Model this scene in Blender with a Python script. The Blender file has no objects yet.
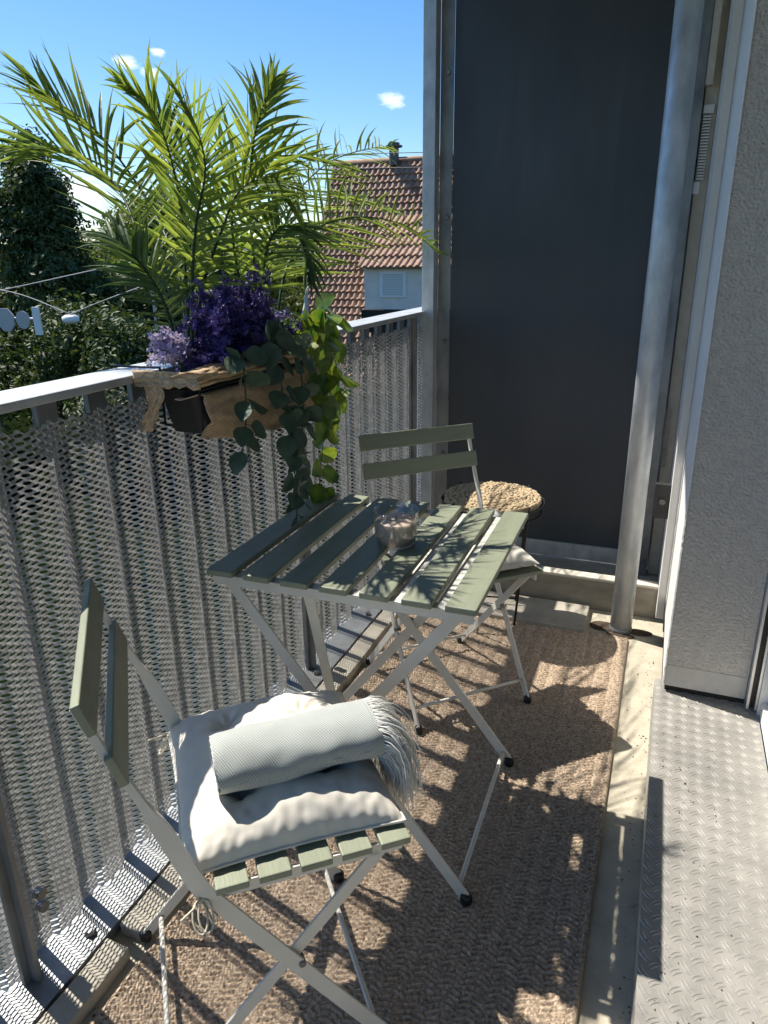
import bpy, bmesh, math, random
from mathutils import Vector, Matrix, noise
R = math.radians
rnd = random.Random(7)
scene = bpy.context.scene
col = scene.collection
# ------------------------------------------------------------------ camera
CAMH = 1.279
PITCH, ROLL, YAW = 0.33957, -0.01225, -0.37519
fw = Vector((math.sin(YAW)*math.cos(PITCH), math.cos(YAW)*math.cos(PITCH), -math.sin(PITCH)))
rt = Vector((math.cos(YAW), -math.sin(YAW), 0)); up = rt.cross(fw)
r2 = rt*math.cos(ROLL)+up*math.sin(ROLL); u2 = -rt*math.sin(ROLL)+up*math.cos(ROLL)
cam_d = bpy.data.cameras.new('camera'); cam = bpy.data.objects.new('camera', cam_d); col.objects.link(cam)
mw = Matrix.Identity(4)
for i in range(3):
    mw[i][0] = r2[i]; mw[i][1] = u2[i]; mw[i][2] = -fw[i]
mw[2][3] = CAMH
cam.matrix_world = mw
cam_d.sensor_fit = 'VERTICAL'; cam_d.sensor_height = 24; cam_d.lens = 717.5/1024*24
cam_d.clip_start = 0.02; cam_d.clip_end = 1500
scene.camera = cam
# ------------------------------------------------------------------ light
SUNV = Vector((-0.63, 0.18, 1.0)).normalized()      # towards the sun
el = math.asin(SUNV.z); az = math.atan2(SUNV.x, SUNV.y)
sun_d = bpy.data.lights.new('sun', 'SUN'); sun = bpy.data.objects.new('sun', sun_d); col.objects.link(sun)
sun_d.energy = 5.0; sun_d.angle = R(0.5); sun_d.color = (1.0, 0.94, 0.85)
sun.rotation_euler = SUNV.to_track_quat('Z', 'Y').to_euler()
sun.location = (-6, 2, 10)
W = bpy.data.worlds.new('World'); scene.world = W; W.use_nodes = True
nt = W.node_tree; nt.nodes.clear()
wo = nt.nodes.new('ShaderNodeOutputWorld'); bg = nt.nodes.new('ShaderNodeBackground')
sky = nt.nodes.new('ShaderNodeTexSky'); sky.sky_type = 'NISHITA'; sky.sun_disc = False
sky.sun_elevation = el; sky.sun_rotation = az; sky.air_density = 1.0; sky.dust_density = 0.4; sky.ozone_density = 3.0; sky.altitude = 200
bg.inputs[1].default_value = 0.105
# small fair-weather clouds, fixed in the sky's own directions
tc = nt.nodes.new('ShaderNodeTexCoord'); prev = None
CL = [((-0.609, 0.764, 0.213), 0.030), ((-0.579, 0.785, 0.224), 0.020), ((-0.589, 0.782, 0.203), 0.024),
      ((-0.345, 0.921, 0.180), 0.034), ((-0.677, 0.732, 0.080), 0.085), ((-0.60, 0.795, 0.045), 0.06)]
nz = nt.nodes.new('ShaderNodeTexNoise'); nz.inputs['Scale'].default_value = 55; nz.inputs['Detail'].default_value = 9; nz.inputs['Roughness'].default_value = .62
mp = nt.nodes.new('ShaderNodeMapping'); mp.inputs['Scale'].default_value = (1, 1, 2.6)
nt.links.new(tc.outputs['Generated'], mp.inputs[0]); nt.links.new(mp.outputs[0], nz.inputs['Vector'])
for d, rad in CL:
    v = Vector(d).normalized()
    sub = nt.nodes.new('ShaderNodeVectorMath'); sub.operation = 'SUBTRACT'; sub.inputs[1].default_value = v
    nt.links.new(tc.outputs['Generated'], sub.inputs[0])
    scn = nt.nodes.new('ShaderNodeVectorMath'); scn.operation = 'MULTIPLY'; scn.inputs[1].default_value = (1, 1, 2.0)
    nt.links.new(sub.outputs[0], scn.inputs[0])
    ln = nt.nodes.new('ShaderNodeVectorMath'); ln.operation = 'LENGTH'; nt.links.new(scn.outputs[0], ln.inputs[0])
    mr = nt.nodes.new('ShaderNodeMapRange'); mr.inputs[1].default_value = 0; mr.inputs[2].default_value = rad
    mr.inputs[3].default_value = 1; mr.inputs[4].default_value = 0
    nt.links.new(ln.outputs['Value'], mr.inputs[0])
    if prev is None: prev = mr.outputs[0]
    else:
        mx = nt.nodes.new('ShaderNodeMath'); mx.operation = 'MAXIMUM'
        nt.links.new(prev, mx.inputs[0]); nt.links.new(mr.outputs[0], mx.inputs[1]); prev = mx.outputs[0]
ad = nt.nodes.new('ShaderNodeMath'); ad.operation = 'ADD'; nt.links.new(prev, ad.inputs[0]); nt.links.new(nz.outputs[0], ad.inputs[1])
cr = nt.nodes.new('ShaderNodeMapRange'); cr.inputs[1].default_value = 0.96; cr.inputs[2].default_value = 1.50
nt.links.new(ad.outputs[0], cr.inputs[0])
gate = nt.nodes.new('ShaderNodeMath'); gate.operation = 'MULTIPLY'
gt = nt.nodes.new('ShaderNodeMath'); gt.operation = 'GREATER_THAN'; gt.inputs[1].default_value = 0.001; nt.links.new(prev, gt.inputs[0])
nt.links.new(cr.outputs[0], gate.inputs[0]); nt.links.new(gt.outputs[0], gate.inputs[1])
hs = nt.nodes.new('ShaderNodeHueSaturation'); hs.inputs['Saturation'].default_value = 1.28; hs.inputs['Hue'].default_value = 0.502; hs.inputs['Value'].default_value = 1.0
nt.links.new(sky.outputs[0], hs.inputs['Color'])
mc = nt.nodes.new('ShaderNodeMixRGB'); mc.inputs[2].default_value = (8.5, 8.8, 9.2, 1)
nt.links.new(gate.outputs[0], mc.inputs[0]); nt.links.new(hs.outputs[0], mc.inputs[1])
nt.links.new(mc.outputs[0], bg.inputs[0]); nt.links.new(bg.outputs[0], wo.inputs[0])
scene.view_settings.view_transform = 'Standard'; scene.view_settings.look = 'None'
scene.view_settings.gamma = 1; scene.view_settings.use_curve_mapping = False
scene.view_settings.exposure = 0.72
scene.cycles.max_bounces = 8; scene.cycles.transparent_max_bounces = 16

# ------------------------------------------------------------------ materials
MATS = {}
def mat(name, color, rough=0.6, metal=0.0, var=0.0, vscale=20, bump=0.0, bscale=60, bdist=0.002, color2=None,
        detail=6, trans=0.0, spec=0.5, vstretch=(1, 1, 1), sheen=0.0, coat=0.0):
    """Principled material with noise colour variation, optional bump and leaf-like translucency."""
    if name in MATS: return MATS[name]
    m = bpy.data.materials.new(name); m.use_nodes = True; t = m.node_tree
    b = t.nodes['Principled BSDF']; out = t.nodes['Material Output']
    b.inputs['Base Color'].default_value = (*color, 1); b.inputs['Roughness'].default_value = rough
    b.inputs['Metallic'].default_value = metal; b.inputs['Specular IOR Level'].default_value = spec
    if sheen: b.inputs['Sheen Weight'].default_value = sheen
    if coat: b.inputs['Coat Weight'].default_value = coat
    tcn = t.nodes.new('ShaderNodeTexCoord')
    mpn = t.nodes.new('ShaderNodeMapping'); mpn.inputs['Scale'].default_value = vstretch
    t.links.new(tcn.outputs['Object'], mpn.inputs[0])
    csock = None
    if var or color2:
        n = t.nodes.new('ShaderNodeTexNoise'); n.inputs['Scale'].default_value = vscale; n.inputs['Detail'].default_value = detail
        n.inputs['Roughness'].default_value = 0.62
        t.links.new(mpn.outputs[0], n.inputs['Vector'])
        r_ = t.nodes.new('ShaderNodeMapRange'); r_.inputs[1].default_value = 0.32; r_.inputs[2].default_value = 0.68
        t.links.new(n.outputs[0], r_.inputs[0])
        mix = t.nodes.new('ShaderNodeMixRGB')
        c2 = color2 if color2 else tuple(c*(1-var) for c in color)
        mix.inputs[1].default_value = (*color, 1); mix.inputs[2].default_value = (*c2, 1)
        t.links.new(r_.outputs[0], mix.inputs[0]); t.links.new(mix.outputs[0], b.inputs['Base Color']); csock = mix.outputs[0]
    bsock = None
    if bump:
        n2 = t.nodes.new('ShaderNodeTexNoise'); n2.inputs['Scale'].default_value = bscale; n2.inputs['Detail'].default_value = 5
        t.links.new(mpn.outputs[0], n2.inputs['Vector'])
        bp = t.nodes.new('ShaderNodeBump'); bp.inputs['Strength'].default_value = bump; bp.inputs['Distance'].default_value = bdist
        t.links.new(n2.outputs[0], bp.inputs['Height']); t.links.new(bp.outputs[0], b.inputs['Normal']); bsock = bp.outputs[0]
    if trans:
        tr = t.nodes.new('ShaderNodeBsdfTranslucent'); ms = t.nodes.new('ShaderNodeMixShader'); ms.inputs[0].default_value = trans
        if csock:
            g = t.nodes.new('ShaderNodeMixRGB'); g.blend_type = 'MULTIPLY'; g.inputs[0].default_value = 1
            g.inputs[2].default_value = (1.45, 1.3, 0.7, 1); t.links.new(csock, g.inputs[1]); t.links.new(g.outputs[0], tr.inputs[0])
        else: tr.inputs[0].default_value = (color[0]*1.5, color[1]*1.45, color[2]*.65, 1)
        t.links.new(b.outputs[0], ms.inputs[1]); t.links.new(tr.outputs[0], ms.inputs[2]); t.links.new(ms.outputs[0], out.inputs[0])
    MATS[name] = m; m['bsdf'] = b.name
    return m
def nodes_of(m): return m.node_tree.nodes, m.node_tree.links, m.node_tree.nodes[m['bsdf']]

M_galv = mat('galvanised_steel', (0.40, 0.43, 0.45), 0.45, 0.40, vscale=16, color2=(0.66, 0.69, 0.70), bump=0.25, bscale=25, bdist=.001, vstretch=(1, 1, .5), detail=10)
M_galvd = mat('weathered_galvanised', (0.17, 0.18, 0.185), 0.5, 0.6, vscale=12, color2=(0.33, 0.34, 0.34), bump=0.3, bscale=40, bdist=.001, vstretch=(1, 1, .5), detail=10)
M_rail = mat('rail_steel', (0.55, 0.57, 0.57), 0.45, 0.35, var=.25, vscale=14, detail=8)
M_mesh = mat('expanded_metal', (0.36, 0.355, 0.34), 0.32, 0.35, vscale=60, color2=(0.68, 0.67, 0.64))
M_panel = mat('slate_panel', (0.040, 0.050, 0.063), 0.42, 0, vscale=2.2, color2=(0.058, 0.064, 0.072), bump=.1, bscale=300, bdist=.0004, vstretch=(2.5, 1, .35), detail=10)
M_conc = mat('floor_concrete', (0.36, 0.325, 0.25), 0.9, 0, vscale=14, color2=(0.49, 0.45, 0.355), bump=.5, bscale=160, bdist=.002, detail=12)  # the balcony floor's own concrete colour
M_slab = mat('paving_concrete', (0.30, 0.275, 0.23), 0.92, 0, vscale=10, color2=(0.42, 0.39, 0.32), bump=.5, bscale=220, bdist=.002, detail=12)
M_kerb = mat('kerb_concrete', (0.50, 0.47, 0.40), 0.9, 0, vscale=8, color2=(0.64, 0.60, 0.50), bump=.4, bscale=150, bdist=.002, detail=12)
M_dirt = mat('wet_dirt', (0.03, 0.022, 0.015), 0.95, 0, vscale=60, color2=(0.09, 0.06, 0.035), bump=1, bscale=200, bdist=.004)
M_green = mat('olive_painted_wood', (0.245, 0.265, 0.185), 0.5, 0, vscale=5, color2=(0.195, 0.215, 0.15), bump=.35, bscale=60, bdist=.0012, vstretch=(6, .7, 6))
M_greenx = mat('olive_painted_slat', (0.245, 0.265, 0.185), 0.5, 0, vscale=5, color2=(0.195, 0.215, 0.15), bump=.35, bscale=60, bdist=.0012, vstretch=(.7, 6, 6))
M_white = mat('beige_coated_steel', (0.66, 0.64, 0.57), 0.42, 0, var=.1, vscale=12)
M_rubber = mat('black_rubber', (0.008, 0.008, 0.009), 0.45)
M_black = mat('black_wire', (0.012, 0.012, 0.013), 0.5, 0.3)
M_pot = mat('black_plastic', (0.010, 0.010, 0.012), 0.5)
M_bolt = mat('bolt_steel', (0.25, 0.25, 0.25), 0.4, 0.8, var=.4, vscale=200)
M_plaster = mat('rough_plaster', (0.72, 0.67, 0.60), 0.95, 0, vscale=40, color2=(0.62, 0.575, 0.515), bump=1.0, bscale=130, bdist=.010, detail=4)
M_plaster2 = mat('smooth_plaster_base', (0.66, 0.62, 0.56), 0.95, 0, vscale=30, color2=(0.56, 0.53, 0.48), bump=.35, bscale=160, bdist=.002)
M_wpaint = mat('white_painted_trim', (0.80, 0.79, 0.76), 0.6, 0, var=.08, vscale=10, bump=.2, bscale=80, bdist=.001)
M_cream = mat('cream_trim', (0.62, 0.56, 0.45), 0.7, 0, var=.2, vscale=20, bump=.3, bscale=120, bdist=.001)
M_alu = mat('aluminium_profile', (0.62, 0.62, 0.60), 0.35, 0.6, var=.1)
M_plate = mat('checker_plate', (0.33, 0.32, 0.295), 0.45, 0.4, vscale=7, color2=(0.41, 0.395, 0.36), bump=.22, bscale=420, bdist=.0008, detail=12)
M_cushion = mat('natural_cotton', (0.72, 0.68, 0.59), 0.95, 0, var=.05, vscale=30, bump=.35, bscale=900, bdist=.0006, sheen=.2)
M_fringe = mat('throw_fringe', (0.74, 0.74, 0.69), 0.9, 0, var=.12, vscale=50, sheen=.3)
M_string = mat('cotton_tie', (0.66, 0.60, 0.46), 0.9)
M_wax = mat('candle_wax', (0.80, 0.60, 0.49), 0.5, 0, var=.12, vscale=60)
M_burlap = mat('burlap', (0.50, 0.34, 0.20), 0.95, 0, vscale=60, color2=(0.64, 0.47, 0.29), bump=1, bscale=500, bdist=.002)
def burlap_mat():
    m = M_burlap; n, l, b = nodes_of(m); tcn = n.new('ShaderNodeTexCoord'); outs = []
    for ax_ in ('Y', 'Z'):
        w1 = n.new('ShaderNodeTexWave'); w1.bands_direction = ax_; w1.inputs['Scale'].default_value = 95; w1.inputs['Distortion'].default_value = 1.6; w1.inputs['Detail Scale'].default_value = 3
        mq = n.new('ShaderNodeMapping'); mq.inputs['Rotation'].default_value = (0, .7, 0); l.new(tcn.outputs['Object'], mq.inputs[0]); l.new(mq.outputs[0], w1.inputs[0]); outs.append(w1)
    mm = n.new('ShaderNodeMath'); mm.operation = 'MULTIPLY'; l.new(outs[0].outputs['Fac'], mm.inputs[0]); l.new(outs[1].outputs['Fac'], mm.inputs[1])
    c = n.new('ShaderNodeMixRGB'); c.blend_type = 'MULTIPLY'; c.inputs[0].default_value = 1
    r_ = n.new('ShaderNodeMapRange'); r_.inputs[3].default_value = 1.15; r_.inputs[4].default_value = .42; l.new(mm.outputs[0], r_.inputs[0])
    src = b.inputs['Base Color'].links[0].from_socket; l.new(src, c.inputs[1]); l.new(r_.outputs[0], c.inputs[2]); l.new(c.outputs[0], b.inputs['Base Color'])
burlap_mat()
M_sea = mat('seagrass', (0.60, 0.48, 0.31), 0.9, 0, vscale=90, color2=(0.34, 0.25, 0.15), bump=.6, bscale=300, bdist=.002)
M_palm = mat('palm_leaf', (0.31, 0.40, 0.09), 0.5, 0, vscale=14, color2=(0.10, 0.19, 0.06), trans=.5, spec=.35)
M_palmd = mat('palm_leaf_dark', (0.10, 0.15, 0.06), 0.6, 0, vscale=7, color2=(0.085, 0.17, 0.06), trans=.22)
M_stem = mat('palm_stem', (0.045, 0.075, 0.025), 0.5, 0, var=.4, vscale=40)
M_purple = mat('purple_flower', (0.06, 0.04, 0.22), 0.7, 0, vscale=45, color2=(0.17, 0.13, 0.46), trans=.2)
M_lilac = mat('lilac_flower', (0.34, 0.30, 0.62), 0.7, 0, vscale=60, color2=(0.50, 0.47, 0.74), trans=.25)
M_fstem = mat('flower_stem', (0.05, 0.09, 0.05), 0.6)
M_euc = mat('eucalyptus_leaf', (0.05, 0.10, 0.065), 0.55, 0, vscale=26, color2=(0.12, 0.18, 0.12), trans=.2, bump=.6, bscale=90, bdist=.002)
M_pothos = mat('pothos_leaf', (0.035, 0.12, 0.02), 0.35, 0, vscale=22, color2=(0.26, 0.34, 0.05), trans=.35, detail=2)
M_tree = mat('tree_leaf', (0.045, 0.080, 0.022), 0.6, 0, vscale=.8, color2=(0.070, 0.105, 0.030), trans=.25)
M_treel = mat('light_tree_leaf', (0.095, 0.135, 0.028), 0.6, 0, vscale=.8, color2=(0.12, 0.16, 0.035), trans=.32)
M_bush = mat('grey_bush_leaf', (0.085, 0.11, 0.05), 0.6, 0, vscale=2, color2=(0.13, 0.14, 0.07), trans=.2)
M_bark = mat('bark', (0.08, 0.06, 0.045), 0.9, 0, var=.5, vscale=4, bump=1, bscale=12, bdist=.04)
M_grass = mat('darkened_ground', (0.005, 0.009, 0.003), 1.0, 0, spec=0.0, vscale=.7, color2=(0.010, 0.016, 0.005))  # near-black colour stands for the shade seen through the railing mesh
M_tile = mat('clay_roof_tile', (0.25, 0.135, 0.085), 0.8, 0, vscale=3.2, color2=(0.37, 0.25, 0.175), bump=.3, bscale=40, bdist=.01, detail=10)
M_hwall = mat('house_render', (0.80, 0.75, 0.66), 0.9, 0, var=.12, vscale=3)
M_pvc = mat('white_shutter', (0.80, 0.80, 0.78), 0.5)
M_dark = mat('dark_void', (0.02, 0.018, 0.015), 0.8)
M_zinc = mat('dark_zinc', (0.10, 0.10, 0.10), 0.5, 0.5)
M_signb = mat('sign_back_grey', (0.42, 0.44, 0.46), 0.5, 0.4, var=.12, vscale=3)
M_cable = mat('street_cable', (0.30, 0.30, 0.30), 0.6)
M_ceil = mat('balcony_soffit', (0.60, 0.59, 0.56), 0.9, 0, var=.08, vscale=3)

def glass_mat(name):
    m = bpy.data.materials.new(name); m.use_nodes = True; n = m.node_tree.nodes; l = m.node_tree.links; n.clear()
    o = n.new('ShaderNodeOutputMaterial'); t = n.new('ShaderNodeBsdfTransparent'); gsy = n.new('ShaderNodeBsdfGlossy'); lw = n.new('ShaderNodeLayerWeight'); f_ = n.new('ShaderNodeMath'); f_.operation = 'MULTIPLY_ADD'; x = n.new('ShaderNodeMixShader')
    pw = n.new('ShaderNodeMath'); pw.operation = 'POWER'; pw.inputs[1].default_value = 2.5; l.new(lw.outputs['Facing'], pw.inputs[0]); l.new(pw.outputs[0], f_.inputs[0]); f_.inputs[1].default_value = .7; f_.inputs[2].default_value = .10; lw.inputs[0].default_value = .5
    t.inputs[0].default_value = (.93, .95, .95, 1); gsy.inputs['Roughness'].default_value = .02
    l.new(f_.outputs[0], x.inputs[0]); l.new(t.outputs[0], x.inputs[1]); l.new(gsy.outputs[0], x.inputs[2]); l.new(x.outputs[0], o.inputs[0])
    return m
M_glass = glass_mat('clear_glass')
M_dglass = mat('door_glass', (0.02, 0.024, 0.028), 0.05, 0, spec=.8)
def rough_var(m, scale, lo, hi, st=(1, 1, 1)):
    n, l, b = nodes_of(m); tcn = n.new('ShaderNodeTexCoord'); mp_ = n.new('ShaderNodeMapping'); mp_.inputs['Scale'].default_value = st
    z = n.new('ShaderNodeTexNoise'); z.inputs['Scale'].default_value = scale; z.inputs['Detail'].default_value = 8; z.inputs['Roughness'].default_value = .7
    r_ = n.new('ShaderNodeMapRange'); r_.inputs[1].default_value = .3; r_.inputs[2].default_value = .7; r_.inputs[3].default_value = lo; r_.inputs[4].default_value = hi
    l.new(tcn.outputs['Object'], mp_.inputs[0]); l.new(mp_.outputs[0], z.inputs['Vector']); l.new(z.outputs[0], r_.inputs[0]); l.new(r_.outputs[0], b.inputs['Roughness'])
rough_var(M_panel, 5, .28, .55, (2, 1, .35)); rough_var(M_plate, 14, .32, .58); rough_var(M_galv, 18, .32, .6); rough_var(M_green, 22, .4, .62); rough_var(M_greenx, 22, .4, .62); rough_var(M_white, 16, .34, .55)
# woven throw: fine herringbone made of two crossed wave bands
def weave_mat():
    m = mat('herringbone_throw', (0.46, 0.50, 0.50), 0.95, 0, sheen=.3); n, l, b = nodes_of(m)
    tcn = n.new('ShaderNodeUVMap')
    w1 = n.new('ShaderNodeTexWave'); w1.inputs['Scale'].default_value = 34; w1.bands_direction = 'DIAGONAL'
    mp_ = n.new('ShaderNodeMapping'); mp_.inputs['Scale'].default_value = (.5, .5, .5); mp_.inputs['Rotation'].default_value = (0, 0, .35); l.new(tcn.outputs[0], mp_.inputs[0]); l.new(mp_.outputs[0], w1.inputs[0])
    w2 = n.new('ShaderNodeTexChecker'); w2.inputs['Scale'].default_value = 90; l.new(mp_.outputs[0], w2.inputs['Vector'])
    mx_ = n.new('ShaderNodeMixRGB'); mx_.inputs[0].default_value = .55; l.new(w1.outputs['Color'], mx_.inputs[1]); l.new(w2.outputs['Color'], mx_.inputs[2])
    c = n.new('ShaderNodeMixRGB'); c.inputs[1].default_value = (0.24, 0.28, 0.27, 1); c.inputs[2].default_value = (0.62, 0.64, 0.61, 1)
    l.new(mx_.outputs[0], c.inputs[0]); l.new(c.outputs[0], b.inputs['Base Color'])
    bp = n.new('ShaderNodeBump'); bp.inputs['Strength'].default_value = .9; bp.inputs['Distance'].default_value = .0018
    l.new(mx_.outputs[0], bp.inputs['Height']); l.new(bp.outputs[0], b.inputs['Normal'])
    return m
M_throw = weave_mat()
M_rug = mat('braided_jute', (0.60, 0.475, 0.35), 0.95, 0, vscale=150, color2=(0.20, 0.15, 0.105), bump=.8, bscale=500, bdist=.0015, detail=4)

# ------------------------------------------------------------------ mesh builder
class MB:
    def __init__(s): s.v = []; s.f = []; s.mi = []; s.uv = None
    def add(s, verts, faces, mi=0):
        o = len(s.v); s.v.extend([tuple(v) for v in verts]); s.f.extend([tuple(i+o for i in f) for f in faces]); s.mi.extend([mi]*len(faces))
        return s
    def box(s, lo, hi, M=None, mi=0):
        x0, y0, z0 = lo; x1, y1, z1 = hi
        vs = [Vector(p) for p in ((x0,y0,z0),(x1,y0,z0),(x1,y1,z0),(x0,y1,z0),(x0,y0,z1),(x1,y0,z1),(x1,y1,z1),(x0,y1,z1))]
        if M: vs = [M @ v for v in vs]
        return s.add(vs, [(0,3,2,1),(4,5,6,7),(0,1,5,4),(1,2,6,5),(2,3,7,6),(3,0,4,7)], mi)
    def bar(s, a, b, w, t, side, mi=0):
        """flat bar a->b, width w along 'side', thickness t across."""
        a = Vector(a); b = Vector(b); d = (b-a).normalized(); sd = Vector(side); sd = (sd-d*sd.dot(d)).normalized(); n = d.cross(sd)
        vs = [p+sd*w/2*i+n*t/2*j for p in (a, b) for i, j in ((-1,-1),(1,-1),(1,1),(-1,1))]
        return s.add(vs, [(0,3,2,1),(4,5,6,7),(0,1,5,4),(1,2,6,5),(2,3,7,6),(3,0,4,7)], mi)
    def strip(s, pts, ws, th, nrm, mi=0):
        """continuous flat strip through pts; ws widths, th thickness list, nrm = direction across the thickness."""
        pts = [Vector(p) for p in pts]; o = len(s.v); n = len(pts); N_ = Vector(nrm).normalized()
        for i, p in enumerate(pts):
            d = (pts[min(i+1, n-1)]-pts[max(i-1, 0)]).normalized(); sd = d.cross(N_).normalized()
            for a, b in ((-1, -1), (1, -1), (1, 1), (-1, 1)): s.v.append(tuple(p+sd*ws[i]/2*a+N_*th[i]/2*b))
        for i in range(n-1):
            for k in range(4): s.f.append((o+i*4+k, o+i*4+(k+1) % 4, o+i*4+4+(k+1) % 4, o+i*4+4+k)); s.mi.append(mi)
        s.f += [(o+3, o+2, o+1, o), tuple(o+(n-1)*4+k for k in range(4))]; s.mi += [mi, mi]
        return s
    def tube(s, pts, r, n=8, cap=True, mi=0):
        pts = [Vector(p) for p in pts]; rs = r if isinstance(r, (list, tuple)) else [r]*len(pts)
        o = len(s.v); up_ = None
        for i, p in enumerate(pts):
            d = (pts[min(i+1, len(pts)-1)]-pts[max(i-1, 0)]).normalized()
            if up_ is None: up_ = d.orthogonal().normalized()
            up_ = (up_-d*up_.dot(d)); up_ = up_.normalized() if up_.length > 1e-6 else d.orthogonal().normalized()
            q = d.cross(up_)
            for k in range(n):
                a = 2*math.pi*k/n; s.v.append(tuple(p+(up_*math.cos(a)+q*math.sin(a))*rs[i]))
        for i in range(len(pts)-1):
            for k in range(n):
                s.f.append((o+i*n+k, o+i*n+(k+1)%n, o+(i+1)*n+(k+1)%n, o+(i+1)*n+k)); s.mi.append(mi)
        if cap:
            s.f.append(tuple(o+k for k in range(n))[::-1]); s.f.append(tuple(o+(len(pts)-1)*n+k for k in range(n))); s.mi += [mi, mi]
        return s
    def lathe(s, prof, n=32, c=(0, 0, 0), mi=0):
        o = len(s.v)
        for r_, z in prof:
            for k in range(n):
                a = 2*math.pi*k/n; s.v.append((c[0]+r_*math.cos(a), c[1]+r_*math.sin(a), c[2]+z))
        for i in range(len(prof)-1):
            for k in range(n): s.f.append((o+i*n+k, o+i*n+(k+1)%n, o+(i+1)*n+(k+1)%n, o+(i+1)*n+k)); s.mi.append(mi)
        return s
    def grid(s, nu, nv, fn, mi=0):
        o = len(s.v)
        for j in range(nv+1):
            for i in range(nu+1): s.v.append(tuple(fn(i/nu, j/nv)))
        for j in range(nv):
            for i in range(nu):
                a = o+j*(nu+1)+i; s.f.append((a, a+1, a+nu+2, a+nu+1)); s.mi.append(mi)
        return s
    def build(s, name, m, parent=None, smooth=False, bevel=0, local=False, solid=0):
        off = Vector((0, 0, 0)) if (parent is None or local) else Vector(OFF.get(parent.name, (0, 0, 0)))
        me = bpy.data.meshes.new(name)
        me.from_pydata([(v[0]-off.x, v[1]-off.y, v[2]-off.z) for v in s.v] if off.length else s.v, [], s.f)
        ms = m if isinstance(m, (list, tuple)) else [m]
        for q in ms: me.materials.append(q)
        if len(ms) > 1: me.polygons.foreach_set('material_index', s.mi)
        me.polygons.foreach_set('use_smooth', [smooth]*len(me.polygons))
        if s.uv is not None:
            ul = me.uv_layers.new(name='UVMap')
            ul.data.foreach_set('uv', [c for lp in me.loops for c in s.uv[lp.vertex_index]])
        me.update()
        o = bpy.data.objects.new(name, me); col.objects.link(o)
        if parent:
            o.parent = parent
            OFF[o.name] = (off.x, off.y, off.z)
        if bevel:
            b = o.modifiers.new('bevel', 'BEVEL'); b.width = bevel; b.segments = 2; b.limit_method = 'ANGLE'
        if solid:
            b = o.modifiers.new('solid', 'SOLIDIFY'); b.thickness = solid; b.offset = 0
        return o
OFF = {}
def empty(name, loc, label, cat, group=None, rz=0):
    o = bpy.data.objects.new(name, None); col.objects.link(o); o.location = loc; o.rotation_euler.z = rz
    o.empty_display_size = .1
    o['label'] = label; o['category'] = cat
    if group: o['group'] = group
    OFF[o.name] = tuple(loc)
    return o
def tag(o, label=None, cat=None, group=None, kind=None):
    if label: o['label'] = label
    if cat: o['category'] = cat
    if group: o['group'] = group
    if kind: o['kind'] = kind
    return o
def catmull(pts, n):
    P = [Vector(p) for p in pts]; P = [P[0]*2-P[1]]+P+[P[-1]*2-P[-2]]; out = []
    segs = len(P)-3
    for k in range(n+1):
        t = k/n*segs; i = min(int(t), segs-1); u = t-i
        a, b, c, d = P[i:i+4]
        out.append(.5*((2*b)+(c-a)*u+(2*a-5*b+4*c-d)*u*u+(3*b-a-3*c+d)*u**3))
    return out

# ------------------------------------------------------------------ structure: balcony floor, ground
g = MB(); g.grid(40, 40, lambda u, v: ((u-.5)*600, (v-.5)*600, -5.2)); tag(g.build('ground', M_grass), kind='structure')
f = MB(); f.box((-1.03, -1.2, -.22), (.9, 4.2, 0)); tag(f.build('balcony_floor', M_conc), kind='structure')
c_ = MB(); c_.box((-1.16, -1.5, 2.62), (.9, 4.0, 2.84)); tag(c_.build('balcony_ceiling', M_ceil), kind='structure')
hl = MB(); hl.grid(80, 8, lambda u, v: (260*math.cos(R(20+180*u)), 260*math.sin(R(20+180*u)), -6+v*(13+4*noise.noise((u*14, 1, 1))+1.5*noise.noise((u*60, 1, 4))))); tag(hl.build('hills', mat('wooded_hill', (.035, .06, .03), .95, var=.4, vscale=.1)), kind='structure')

# steel sill along the foot of the railing
sl = empty('steel_sill', (-.965, 1, 0), 'grey galvanised steel sill channel under the perforated railing', 'sill')
s_ = MB(); s_.box((-1.035, -.8, .024), (-.905, 2.93, .030)); s_.box((-.909, -.8, .0025), (-.905, 2.93, .0238))
s_.build('channel', M_galvd, sl)
for y in (.77, 1.02, 1.27, 1.77, 2.2, 2.6):
    MB().lathe([(0, .012), (.009, .012), (.011, .006), (.011, 0)], 6, (-.935, y, .0302)).build('bolt', M_bolt, sl)
# raised paving pieces between sill and rug
def paver(x0, x1, y0, y1, z, label, seed):
    rr = random.Random(seed); mb = MB(); nx, ny = 6, max(4, int((y1-y0)/.06))
    def top(u, v):
        x = x0+(x1-x0)*u; y = y0+(y1-y0)*v
        e = (u in (0, 1) or v in (0, 1))
        dx = .004*noise.noise((x*7+seed, y*7, 1)); dy = .004*noise.noise((x*7, y*7+seed, 2))
        return (x+dx, y+dy, z+.0015*noise.noise((x*20, y*20, seed)))
    mb.grid(nx, ny, top)
    n0 = len(mb.v); ring = [j for j in range(nx+1)]+[(k+1)*(nx+1)+nx for k in range(ny)]+[ny*(nx+1)+nx-1-j for j in range(nx)]+[(ny-1-k)*(nx+1) for k in range(ny-1)]
    for i in ring: x, y, zz = mb.v[i]; mb.v.append((x, y, .001))
    for i in range(len(ring)):
        j = (i+1) % len(ring); mb.f.append((ring[i], n0+i, n0+j, ring[j])); mb.mi.append(0)
    o = mb.build('paving_slab', M_slab, bevel=.004)
    return tag(o, label, 'paving slab')
paver(-.898, -.842, .34, .775, .032, 'narrow concrete strip in the near left corner beside the rug', 3)
paver(-.898, -.838, .81, 2.36, .030, 'long narrow concrete strip between steel sill and rug', 5)
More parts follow.
